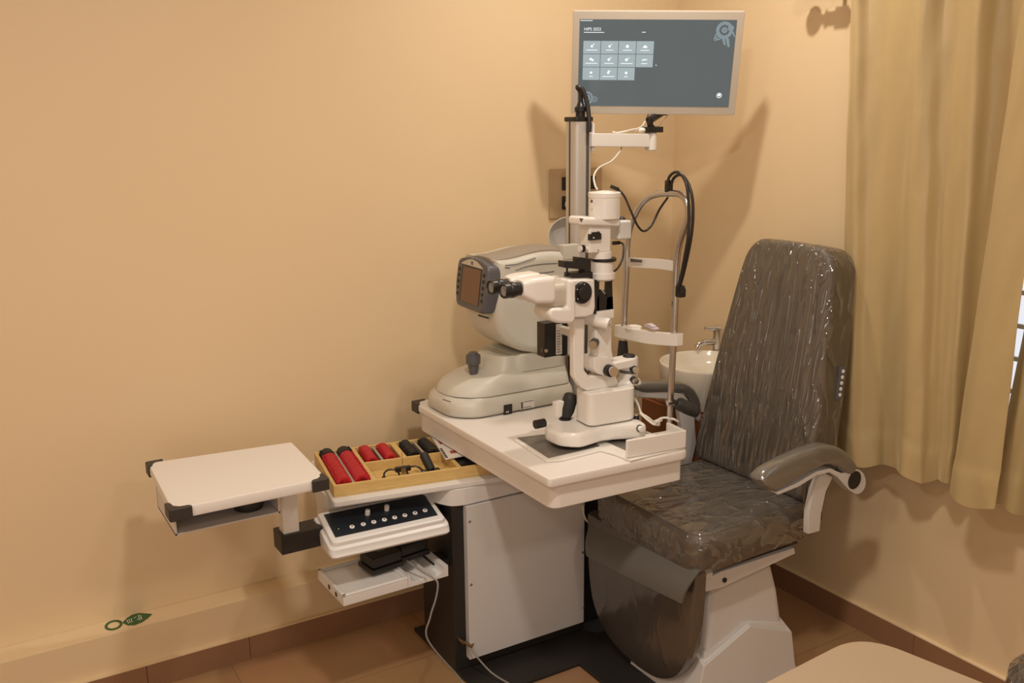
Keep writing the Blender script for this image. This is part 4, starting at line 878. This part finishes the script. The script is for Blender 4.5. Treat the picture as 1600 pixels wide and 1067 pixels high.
# binocular tubes
q = atY(802, 452, 1.998)
for yy, dz, nm in ((1.998, 0.0, 'near'), (2.060, 0.0, 'far')):
    ox = atY(785, 455, 1.998).x; oz_ = atY(785, 455, 1.998).z
    d = V((1, -0.05 if nm == 'near' else 0.05, 0.04)).normalized(); d = V((1, 0, 0.03)).normalized()
    O = V((ox, yy, oz_))
    MB().lathe(O, d, [(0.004, 0.0135), (0, 0.0175), (0.003, 0.0195), (0.018, 0.0195), (0.019, 0.0185), (0.022, 0.0205), (0.030, 0.0205), (0.031, 0.0185), (0.038, 0.0185), (0.040, 0.0170), (0.054, 0.0165)], 26).build('eyepiece', M_black, SL)
    MB().lathe(O+d*0.0035, d, [(0, 0.0132), (0.001, 0.0132)], 20).build('eyepiece_lens', M_lens, SL)
    # prism housing of this side
    hx0 = O.x+0.050; hz = O.z+0.002
    mb = MB(); rg = []
    for t_, hy, zl, zh_ in ((0.0, 0.0205, -0.019, 0.020), (0.012, 0.0265, -0.027, 0.024), (0.035, 0.030, -0.040, 0.0265), (0.080, 0.031, -0.043, 0.0275), (0.086, 0.030, -0.042, 0.026)):
        rg.append([V((hx0+t_, p[0], p[1])) for p in round2d(rect(yy-hy, yy+hy, hz+zl, hz+zh_), 0.014, 4)])
    mb.loft(rg); mb.build('prism_housing', M_enamel, SL)
q = atY(886, 458, 2.0)
mb = MB(); mb.loft([[V((xx, p[0], p[1])) for p in round2d(rect(1.985, 2.075, q.z-0.034, q.z+0.030), 0.02, 5)] for xx in (hx0+0.086, q.x+0.012)]); mb.build('coupling_ring', M_silverp, SL)
# black power pack hanging behind the arm (bolted to lamp arm)
pk = bx('transformer', (851, 506), (878, 555), 2.12, 2.12, 2.16, M_black, 0.002)
a, b = atY(869, 507, 2.118), atY(878, 553, 2.118); MB().box(a.x, b.x, 2.1178, 2.1198, b.z, a.z).build('transformer_label', M_paper, SL, smooth=False)
mb = MB()
for k in range(9): mb.box(a.x+0.003, b.x-0.004-0.002*(k % 3), 2.1172, 2.1179, b.z+0.006+k*0.0075, b.z+0.008+k*0.0075)
mb.build('label_print', M_dgrey, SL, smooth=False)
bx('transformer_rail', (878, 506), (887, 555), 2.13, 2.13, 2.17, M_black, 0.001); bx('transformer_side', (886, 506), (892, 553), 2.14, 2.14, 2.17, M_enamel, 0.001)
q = atY(851, 546, 2.115); MB().cyl((q.x, 2.121, q.z), (q.x-0.004, 2.105, q.z), 0.008, 16).build('transformer_knob', M_black, SL); MB().cyl((q.x-0.004, 2.1055, q.z), (q.x-0.005, 2.099, q.z), 0.005, 14).build('transformer_knob_face', M_steel, SL)
a = atY(880, 512, 2.10); MB().box(a.x, a.x+0.02, 2.03, 2.135, a.z-0.02, a.z).build('transformer_bracket', M_enamel, SL, bev=0.002)
# cables of the slit lamp
MB().tube([atY(968, 379, 2.04), atY(974, 383, 2.02), atY(973, 403, 2.01), atY(966, 418, 2.01), atY(958, 425, 2.02)], 0.0028, 8, 6).build('lamp_cable', M_cord, SL)
MB().cyl(atY(957, 380, 2.045), atY(968, 379, 2.04), 0.005, 12).build('cable_plug', M_black, SL)
MB().tube([atY(990, 628, 2.03), atY(991, 634, 2.0), atY(985, 640, 1.99), atY(972, 644, 1.985), atY(968, 650, 1.985), atZ(968, 656, zb1)], 0.0034, 8, 5).build('base_cable', M_cord, SL)
MB().tube([atY(914, 600, 2.05), atY(916, 585, 2.06), atY(925, 579, 2.08), atY(935, 586, 2.08), atY(945, 592, 2.06)], 0.0035, 8, 5).build('arm_cable', M_cord, SL)
# thin black cable from lamp to the headrest
XH = 1.66
MB().tube([atY(956, 293, YS), atY(965, 296, YS), atY(975, 306, 2.02), atY(985, 328, 2.0), atY(996, 352, 2.0), atY(1006, 361, 2.0), atY(1018, 352, 2.0), atY(1030, 328, 1.99), atX(1043, 309, XH-0.004)], 0.0031, 8, 6).build('fibre_lead', M_cord, SL)
MB().cyl(atY(955, 291.5, YS), atY(966, 296, YS), 0.005, 12).build('lead_plug', M_black, SL)

# rail cover at desk corner
rc = thing('rail_cover', 'white open topped rail cover box on the near right desk corner', 'rail cover', (1.58, 1.87, 0.743))
mb = MB()
A0, B0 = atZ(980, 717, 0.745), V((1.650, 1.836, 0.745)); hR = 0.049
d1 = (B0-A0).normalized(); nrm = V((-d1.y, d1.x, 0))
def rp(u, v, z): q = A0 + d1*u + nrm*v; return V((q.x, q.y, z))
Lr = (B0-A0).length
mb.prism([rp(0, 0, 0.7462), rp(Lr, 0, 0.7462), rp(Lr, 0.010, 0.7462), rp(0, 0.010, 0.7462)], (0, 0, hR))
mb.build('front_cheek', M_enamel, rc, bev=0.003, seg=3)
mb = MB(); mb.prism([rp(Lr-0.010, 0.010, 0.7462), rp(Lr, 0.010, 0.7462), rp(Lr, 0.082, 0.7462), rp(Lr-0.010, 0.082, 0.7462)], (0, 0, hR)); mb.build('end_cheek', M_enamel, rc, bev=0.003, seg=3)
mb = MB(); mb.prism([rp(0.10, 0.010, 0.7462), rp(Lr-0.010, 0.010, 0.7462), rp(Lr-0.010, 0.07, 0.7462), rp(0.10, 0.07, 0.7462)], (0, 0, 0.030)); mb.build('inner_tray', M_enamel, rc, bev=0.002)
MB().cyl(rp(0.115, 0.03, 0.774), rp(0.115, 0.03, 0.785), 0.007, 14).build('rail_stud', M_chrome, rc)
MB().box(B0.x+0.0002, B0.x+0.001, B0.y+0.012, B0.y+0.02, 0.757, 0.768).build('end_slot', M_dgrey, rc, smooth=False)
ck = thing('lamp_lead', 'white cable curling from the slit lamp block into the rail cover', 'cable', (1.62, 1.95, 0.79))
MB().tube([atY(992, 622, 2.03), atY(997, 632, 2.0), atY(1002, 645, 1.97), atY(1012, 652, 1.95), V((1.632, 1.932, 0.786)), atY(1030, 655, 1.925), atY(1040, 652.5, 1.92), atY(1053, 655, 1.905), atY(1060, 659, 1.90)], 0.0032, 8, 6).build('cord', M_wcable, ck)
MB().tube([atY(1000, 645, 1.965), atY(1012, 656, 1.945), atY(1022, 663, 1.93), atY(1029, 662, 1.93)], 0.003, 8, 6).build('cord', M_wcable, ck)
MB().cyl(atY(1023, 659.5, 1.928), atY(1033, 655.5, 1.928), 0.0055, 12).build('connector', M_wcable, ck)

# ------------------------------------------------------------------ headrest frame
HF = thing('headrest_frame', 'steel tube headrest with white chin and forehead bands at the desk edge', 'headrest', (XH, 1.98, DZ))
tub = [(1046, 668), (1048, 620), (1052, 540), (1055, 470), (1057, 415), (1062, 380), (1072, 352), (1076, 332), (1072, 313), (1062, 303.5), (1048, 302), (1030, 303), (1014, 308), (1001, 320), (991, 338), (984, 358), (980, 385), (979, 420), (976, 480), (974, 528), (973.5, 545)]
MB().tube(pX(tub, XH), 0.0088, 16, 5).build('tube_frame', M_steel, HF)
a, b = atX(974, 533, XH), atX(973, 566, XH)
MB().lathe(b+V((0, 0, -0.01)), (0, 0, 1), [(0, 0.016), (0.03, 0.0165), (0.045, 0.0155), (a.z-b.z+0.010, 0.013), (a.z-b.z+0.012, 0.010)], 20).build('height_sleeve', M_rubber, HF)
MB().cyl(V((b.x, b.y, DZ+0.0005)), b, 0.0075, 14).build('sleeve_post', M_steel, HF)
# bands: curved strips with thickness
def band(name, pts_px, h_px, depth, thick, m, bulge):
    P = [atX(x, y, XH) for x, y in pts_px]; n = len(P); rings = []
    hh = (atX(pts_px[0][0], pts_px[0][1], XH) - atX(pts_px[0][0], pts_px[0][1]+h_px, XH)).length
    mbb = MB(); rg = []
    for i, p in enumerate(spline(P, 4)):
        t = i/((n-1)*4); off = V((bulge*math.sin(PI*t)-depth, 0, 0))
        q = p+off
        rg.append([q, q+V((0, 0, -hh)), q+V((thick, 0, -hh)), q+V((thick, 0, 0))])
    mbb.loft(rg); return mbb.build(name, m, HF, bev=0.001)
band('forehead_band', [(975, 398), (985, 402), (1005, 403.5), (1030, 404.5), (1055, 407)], 15, 0.010, 0.003, M_enamel, 0.012)
MB().prism([atX(984, 404, XH-0.011)+V((-.0006+0.0035, 0, 0)), atX(1001, 406.5, XH-0.011)+V((-.0006+0.0055, 0, 0)), atX(1001, 410.5, XH-0.011)+V((-.0006+0.0055, 0, 0)), atX(984, 409.5, XH-0.011)+V((-.0006+0.0035, 0, 0))], (-0.0006, 0, 0)).build('band_label', M_groove, HF, smooth=False)
band('chin_bar', [(965, 507), (985, 511), (1005, 514.5), (1030, 518.5), (1063, 521)], 17.5, 0.012, 0.022, M_enamel, -0.010)
q = atX(990, 511, XH-0.004)
MB().lathe((q.x, q.y, q.z-0.008), (0, 0, 1), [(0, 0.020), (0.006, 0.024), (0.011, 0.022), (0.012, 0.016), (0.008, 0.004)], 24).build('chin_cup', M_enamel, HF)
# fixation lamp on near leg
q = atX(1043, 628, XH); q2 = atX(1048, 629, XH)
MB().cyl(q2+V((-0.012, 0, 0)), q2+V((0.014, -0.006, 0)), 0.0085, 14).build('side_clamp', M_chrome, HF)
a = atY(1057, 629, 1.88); b = atY(1098, 648, 1.845)
dirv = (b-a).normalized()
MB().lathe(a, dirv, [(-0.010, 0.006), (0, 0.006), (0.001, 0.014), (0.008, 0.0185), (0.044, 0.0185), (0.050, 0.017), (0.051, 0.018), (0.060, 0.0165), (0.066, 0.0145), (0.068, 0.012)], 20).build('height_grip', M_rubber, HF)
# fibre cables looped over the frame
fb = thing('fibre_cables', 'pair of thick dark cables looped over the headrest tube', 'cable', atX(1062, 290, XH))
MB().box(*(lambda c: (c.x-0.009, c.x+0.009, c.y-0.008, c.y+0.008, c.z-0.016, c.z+0.016))(atX(1045, 291, XH))).build('cable_clip', M_black, fb, bev=0.003)
MB().tube(pX([(1043, 288), (1046, 276), (1055, 269), (1065, 273), (1073, 290), (1076, 320), (1076, 360), (1070, 400), (1062, 440), (1058, 452)], XH-0.012), 0.0040, 10, 6).build('fibre_cable', M_cord, fb)
MB().tube(pX([(1049, 288), (1053, 278), (1062, 273), (1071, 279), (1080, 300), (1083, 330), (1080, 370), (1071, 415), (1063, 445), (1060, 453)], XH-0.002), 0.0040, 10, 6).build('fibre_cable', M_cord, fb)
c_ = atX(1057, 448, XH-0.006)
MB().prism([c_+V((0, 0.014, -0.028)), c_+V((0, -0.016, -0.028)), c_+V((0, -0.017, -0.008)), c_+V((0, -0.010, 0.004)), c_+V((0, 0.010, 0.004)), c_+V((0, 0.015, -0.010))], (0.02, 0, 0)).build('splitter', M_black, fb, bev=0.003)
MB().cyl(atX(1055, 470, XH), atX(1054.5, 479, XH), 0.0088, 16).build('frame_ring', M_black, HF)
MB().cyl(atX(1054.5, 479, XH), atX(1054.3, 482, XH), 0.0084, 16).build('red_ring', M_red, HF)
cp_ = thing('chin_paper', 'small folded lilac tissue lying on the white chin bar', 'tissue', atX(1018, 511, XH))
M_lil = mat('lilac_tissue', (0.55, 0.47, 0.52), 0.7, noise=0.03)
q = atX(1018, 513, XH-0.004)
MB().prism([q+V((-0.010, 0.020, 0.004)), q+V((0.012, 0.014, 0.004)), q+V((0.012, -0.020, -0.001)), q+V((-0.010, -0.016, -0.001))], (0, 0, 0.004)).build('folded_sheet', M_lil, cp_, bev=0.001)
MB().prism([q+V((-0.008, 0.016, 0.009)), q+V((0.010, 0.012, 0.010)), q+V((0.010, -0.010, 0.005)), q+V((-0.008, -0.010, 0.0045))], (0, 0, 0.002)).build('loose_sheet', M_lil, cp_)

# ------------------------------------------------------------------ examination chair
CH = thing('examination_chair', 'grey leather examination chair still wrapped in clear plastic on a white pedestal', 'chair', (1.8, 1.96, 0))
# pedestal
def ring8(x0, x1, y0, y1, zc, zm, r=0):
    xm, ym = (x0+x1)/2, (y0+y1)/2
    return [V((x0, y0, zc)), V((xm, y0, zm)), V((x1, y0, zc)), V((x1, ym, zm)), V((x1, y1, zc)), V((xm, y1, zm)), V((x0, y1, zc)), V((x0, ym, zm))]
mb = MB(); mb.loft([ring8(1.620, 2.01, 1.725, 2.02, 0.0125, 0.0125), ring8(1.630, 2.008, 1.733, 2.015, 0.05, 0.05), ring8(1.660, 2.003, 1.745, 2.01, 0.135, 0.205), ring8(1.672, 1.995, 1.758, 2.0, 0.137, 0.207), ring8(1.676, 1.990, 1.762, 1.995, 0.16, 0.21)])
mb.build('pedestal_skirt', M_metalw, CH, bev=0.006, seg=3)
mb = MB(); mb.loft([xy(round2d(rect(1.674, 1.992, 1.760, 2.01), 0.03), 0.13), xy(round2d(rect(1.692, 1.975, 1.775, 2.02), 0.03), 0.26), xy(round2d(rect(1.715, 1.958, 1.79, 2.05), 0.03), 0.345), xy(round2d(rect(1.735, 1.94, 1.80, 2.05), 0.03), 0.362)])
mb.build('pedestal', M_metalw, CH)
MB().box(1.70, 1.96, 1.79, 2.10, 0.36, 0.415).build('bellows', M_black, CH, bev=0.004)
# seat frame rails
P = pY([(1090, 905), (1121, 890), (1235, 853), (1237, 862), (1122, 915), (1091, 923)], 1.76)
for yy in (1.745, 2.155): MB().prism([V((p.x, yy, p.z)) for p in P], (0, 0.03, 0)).build('seat_rail', M_metalw, CH, bev=0.003)
MB().box(1.62, 2.02, 1.76, 2.17, 0.405, 0.425).build('seat_pan', M_black, CH)
q = atY(1132, 906, 1.744); MB().cyl((q.x, 1.747, q.z), (q.x, 1.741, q.z), 0.007, 16).build('rail_bolt', M_black, CH)
# seat cushion
ol = round2d([(1.588, 1.712), (2.075, 1.73), (2.075, 2.185), (1.588, 2.18)], [0.055, 0.03, 0.03, 0.055], 6)
mb = MB(); mb.pillow(ol, [(0.022, 0.425), (0.008, 0.430), (0.002, 0.445), (0.0, 0.47), (0.0, 0.505), (0.004, 0.525), (0.014, 0.535), (0.020, 0.5345), (0.030, 0.5375), (0.10, 0.541), (0.18, 0.539)], (0, 0, 0), (1, 0, 0), (0, 1, 0), (0, 0, 1))
mb.build('seat', M_films, CH)
# piping
mb = MB(); pp = [V((1.83+(x-1.83)*(1-0.018/0.243), 1.948+(y-1.948)*(1-0.018/0.235), 0.5355)) for x, y in ol]; mb.tube(pp+[pp[0]], 0.0028, 8); mb.build('seat_piping', M_films, CH)
# backrest
bo = V((2.005, 1.975, 0.535)); bv = V((0.195, 0, 0.98)).normalized(); bn = V((-bv.z, 0, bv.x)); bu = V((0, -1, 0))
Hb = 0.735
ol = []
LHS = [(-0.232, 0.0), (-0.236, 0.06), (-0.228, 0.20), (-0.212, 0.38), (-0.192, 0.55), (-0.180, 0.64), (-0.166, 0.695), (-0.135, 0.725), (-0.09, Hb)]
ol = LHS + [(-u_, v_) for u_, v_ in LHS[::-1]]
ol = [(p.x, p.y) for p in spline([V((*p, 0)) for p in ol], 3)]
mb = MB(); mb.pillow(ol, [(0.020, -0.115), (0.004, -0.110), (0.0, -0.095), (0.0, -0.030), (0.003, -0.016), (0.012, -0.006), (0.022, -0.004), (0.05, 0.0), (0.12, 0.002), (0.2, -0.002)], bo, bu, bv, bn)
bk_ = mb.build('backrest', M_film, CH)
# keypad on the near side of the backrest
kq = atY(1309, 597, 1.768)
kx, kz = kq.x, kq.z
def kp2(a, b, h=0): 
    q = V((kx, 1.765, kz)) + V((1, 0, 0))*a + bv*b + V((0, -1, 0))*h; return q
ky = None
# side plane of the backrest leans: follow the taper
tl = (V((0, 1.975-0.205, 0)) - V((0, 1.975-0.235, 0)))/0.40
kv2 = (bv + V((0, tl.y, 0))).normalized()
vb = (kz - bo.z)/bv.z
ysd = 1.975 - (0.232 if vb < 0.06 else 0.236 - (vb-0.06)*0.072)
def kp3(a, b, h=0): return V((kx, ysd-0.0005, kz)) + V((1, 0, 0))*a + kv2*b + V((0, -1, 0))*h
pad = MB(); pad.prism([kp3(a, b, -0.004) for a, b in round2d(rect(-0.011, 0.011, -0.048, 0.048), 0.004)], V((0, -0.008, 0))); pad = pad.build('keypad', M_dgrey, CH, bev=0.001)
for k in range(5):
    MB().lathe(kp3(0, 0.034-0.017*k, 0.0035), (0, -1, 0), [(0, 0.0058), (0.002, 0.0055), (0.003, 0.004)], 14).build('keypad_button', M_print, pad)
# armrests
def armrest(Y, top, under, frame, strut, cap, near):
    w_ = 0.026
    a_ = thing  # keep parts under chair
    P = spline([atY(*p, Y) for p in top], 5); Q = spline([atY(*p, Y) for p in under], 5)
    rg = []
    for i, (t, b) in enumerate(zip(P, Q)):
        h = t.z-b.z; k = 1.0
        if i == 0: k = 0.72
        if i == len(P)-1: k = 0.8
        m_ = (t+b)/2; ax_ = (t-b)/2; hw_ = w_*k
        rg.append([m_ + ax_*math.copysign(abs(math.sin(2*PI*j/16))**0.65, math.sin(2*PI*j/16))*(k if k < 1 else 1) + V((0, 1, 0))*hw_*math.copysign(abs(math.cos(2*PI*j/16))**0.65, math.cos(2*PI*j/16)) for j in range(16)])
    MB().loft(rg).build('armrest_pad', M_filma, CH)
    P = pY(frame, Y); MB().prism([V((p.x, Y-0.018, p.z)) for p in P], (0, 0.036, 0)).build('armrest_frame', M_metalw, CH, bev=0.004, seg=3)
    P = pY(strut, Y); MB().prism([V((p.x, Y+(0.0 if near else -0.02), p.z)) for p in P], (0, 0.02, 0)).build('armrest_strut', M_metalw, CH, bev=0.003)
    if cap:
        q = atY(*cap, Y-0.018); MB().lathe((q.x, Y-0.0175, q.z), (0, -1, 0), [(0, 0.0265), (0.002, 0.0265), (0.0028, 0.024)], 24).build('pivot_cap', M_black, CH)
armrest(1.678, [(1178, 747), (1190, 731), (1222, 713), (1258, 698), (1283, 692), (1305, 697), (1322, 711), (1331, 725)], [(1184, 754), (1200, 765), (1232, 750), (1262, 733), (1284, 724), (1300, 728), (1312, 737), (1321, 738)],
        [(1190, 757), (1205, 766), (1238, 752), (1268, 734), (1290, 729), (1308, 737), (1322, 732)] + [(1331.5+13.5*math.sin(math.radians(t)), 750-19*math.cos(math.radians(t))) for t in range(0, 200, 18)] + [(1318, 762), (1300, 742), (1288, 735), (1268, 740), (1240, 757), (1208, 770)],
        [(1284, 736), (1302, 745), (1291, 768), (1284, 800), (1281, 830), (1263, 835), (1264, 800), (1272, 765)], (1335, 750), True)
pv = atY(1287, 808, 1.69); MB().box(pv.x-0.012, pv.x+0.004, 1.70, 1.74, pv.z-0.012, pv.z+0.01).build('strut_bolt', M_black, CH)
armrest(2.262, [(988, 600), (1000, 594.5), (1025, 594), (1050, 594.5), (1066, 597), (1077, 604), (1085, 616), (1090, 632)], [(988, 606), (1000, 612), (1025, 612), (1050, 611), (1062, 614), (1070, 621), (1076, 632), (1079, 640)],
        [(990, 608), (1040, 610), (1063, 613), (1078, 634), (1090, 632), (1090, 660), (1070, 640), (1058, 624), (1040, 622), (990, 619)],
        [(1052, 622), (1078, 640), (1082, 690), (1070, 740), (1056, 740), (1062, 690)], None, False)
# leg rest pad with rounded foot end and smooth flap
lo = V((1.592, 1.965, 0.455)); lv = V((0.045, 0, -1)).normalized(); ln = V((-1, 0, -0.045)).normalized(); lu = V((0, -1, 0))
ol = [(-0.248, 0.02), (-0.252, 0.12), (-0.250, 0.24), (-0.228, 0.33), (-0.17, 0.395), (-0.08, 0.425), (0.02, 0.430), (0.10, 0.412), (0.17, 0.36), (0.215, 0.27), (0.236, 0.14), (0.245, 0.02)]
ol = [(p.x, p.y) for p in spline([V((*p, 0)) for p in ol], 3)]
mb = MB(); mb.pillow(ol, [(0.012, -0.045), (0.002, -0.040), (0, -0.03), (0, -0.012), (0.004, -0.003), (0.014, 0.002), (0.06, 0.007), (0.15, 0.008)], lo, lu, lv, ln)
mb.build('leg_rest', M_filml, CH)
t0_, t1_ = atX(924, 812, 1.600), atX(1093, 892, 1.600); b0_, b1_ = atX(916, 869, 1.556), atX(1064, 943, 1.556)
rg = []
for t in range(9):
    k = t/8; a_ = t0_.lerp(b0_, k); b_ = t1_.lerp(b1_, k); dx = V((-0.012*math.sin(PI*k), 0, 0))
    rg.append([a_+dx, b_+dx, b_+dx+V((0.007, 0, 0)), a_+dx+V((0.007, 0, 0))])
mb = MB(); mb.loft(rg); fl_ = mb.build('leg_rest_flap', M_leather, CH)
q = atY(1100, 905, 1.735)
MB().box(1.60, 1.67, 1.735, 1.775, 0.402, 0.428).build('leg_rest_hinge', M_metalw, CH, bev=0.004)

# ------------------------------------------------------------------ sink, faucet, vanity
vn = thing('vanity_cabinet', 'brown wooden vanity cabinet under the round basin behind the chair', 'cabinet', (2.22, 2.45, 0))
MB().box(2.085, 2.37, 2.20, 2.555, 0.085, 0.652).build('carcass', M_vanity, vn, bev=0.002)
MB().box(2.071, 2.085, 2.21, 2.375, 0.10, 0.645).build('door', M_vanity, vn, bev=0.002); MB().box(2.071, 2.085, 2.38, 2.545, 0.10, 0.645).build('door', M_vanity, vn, bev=0.002)
MB().box(2.10, 2.37, 2.22, 2.54, 0.0005, 0.085).build('plinth', M_vanity, vn)
sk = thing('wash_basin', 'round white countertop basin with straight sides in the room corner', 'basin', (2.205, 2.362, 0.653))
bc = V((2.205, 2.362, 0.653)); rb = 0.164
MB().lathe(bc, (0, 0, 1), [(0, rb-0.03), (0.006, rb-0.02), (0.09, rb-0.004), (0.139, rb), (0.145, rb-0.003), (0.146, rb-0.008), (0.142, rb-0.012), (0.115, rb-0.022), (0.088, rb-0.05), (0.078, rb-0.10), (0.076, 0.02)], 48).build('bowl', M_ceramic, sk)
MB().lathe(bc+V((0, 0, 0.0755)), (0, 0, 1), [(0, 0.02), (0.003, 0.018)], 18).build('drain', M_chrome, sk)
fa = thing('faucet', 'chrome single lever faucet standing at the back of the basin', 'faucet', (2.345, 2.44, 0.653))
fq = atX(1104, 560, 2.32); FY = fq.y-0.015
MB().cyl((2.355, FY, 0.653), (2.355, FY, 0.862), 0.016, 18).build('faucet_body', M_chrome, fa)
MB().tube([(2.355, FY, 0.825), (2.31, FY+0.010, 0.829), (2.285, FY+0.018, 0.824), (2.277, FY+0.02, 0.810)], [0.011, 0.010, 0.010, 0.011], 14).build('spout', M_chrome, fa)
MB().tube([(2.362, FY, 0.870), (2.345, FY+0.004, 0.876), (2.305, FY+0.012, 0.880)], [0.015, 0.010, 0.006], 12).cyl((2.355, FY, 0.861), (2.355, FY, 0.873), 0.017, 18).build('lever', M_chrome, fa)

# ------------------------------------------------------------------ foreground table corner + wrapped seat
tz = 0.745
TA, TB, TCn = atZ(1190, 1067, tz), atZ(1345, 988, tz), atZ(1535, 1064, tz)
ua = (TA-TB).normalized(); ub = (TCn-TB).normalized()
ft = thing('foreground_table', 'tan laminate table corner with rounded edge in the near foreground', 'table', V((1.1, 0.6, 0)))
P = [TB, TB+ua*0.7, TB+ua*0.7+ub*0.52, TB+ub*0.52]; P = round2d([(p.x, p.y) for p in P], [0.075, 0.04, 0.04, 0.04], 10)
ct = V((sum(p[0] for p in P)/len(P), sum(p[1] for p in P)/len(P)))
it = lambda d: [tuple(ct + (V(p)-ct)*(1-d/0.3)) for p in P]
mb = MB(); mb.loft([xy(it(i), z) for i, z in ((0.004, tz-0.025), (0.0, tz-0.021), (0.0, tz-0.004), (0.004, tz))]); mb.build('table_top', M_tan, ft)
for a_, b_ in ((0.10, 0.08), (0.62, 0.08), (0.62, 0.44), (0.10, 0.44)):
    q = TB+ua*a_+ub*b_; MB().cyl((q.x, q.y, 0.0005), (q.x, q.y, tz-0.024), 0.02, 16).build('leg', M_steel, ft)
ws = thing('wrapped_stool', 'plastic wrapped brown stool seat just entering the lower right corner', 'stool', (1.93, 0.95, 0))
q = atZ(1592, 1062, 0.45)
sx, sy = q.x+0.12, q.y-0.10
MB().lathe((sx, sy, 0.375), (0, 0, 1), [(0, 0.13), (0.004, 0.155), (0.03, 0.17), (0.06, 0.168), (0.078, 0.15), (0.084, 0.10), (0.085, 0.02)], 40).build('seat', M_films, ws)
MB().cyl((sx, sy, 0.06), (sx, sy, 0.376), 0.025, 18).build('gas_column', M_steel, ws)
mb = MB()
for k in range(5):
    a_ = 2*PI*k/5; mb.tube([(sx, sy, 0.07), (sx+0.22*math.cos(a_), sy+0.22*math.sin(a_), 0.05)], [0.018, 0.012], 10)
mb.build('star_base', M_black, ws)
for k in range(5):
    a_ = 2*PI*k/5; MB().sphere((sx+0.22*math.cos(a_), sy+0.22*math.sin(a_), 0.0255), 0.025).build('caster', M_black, ws)
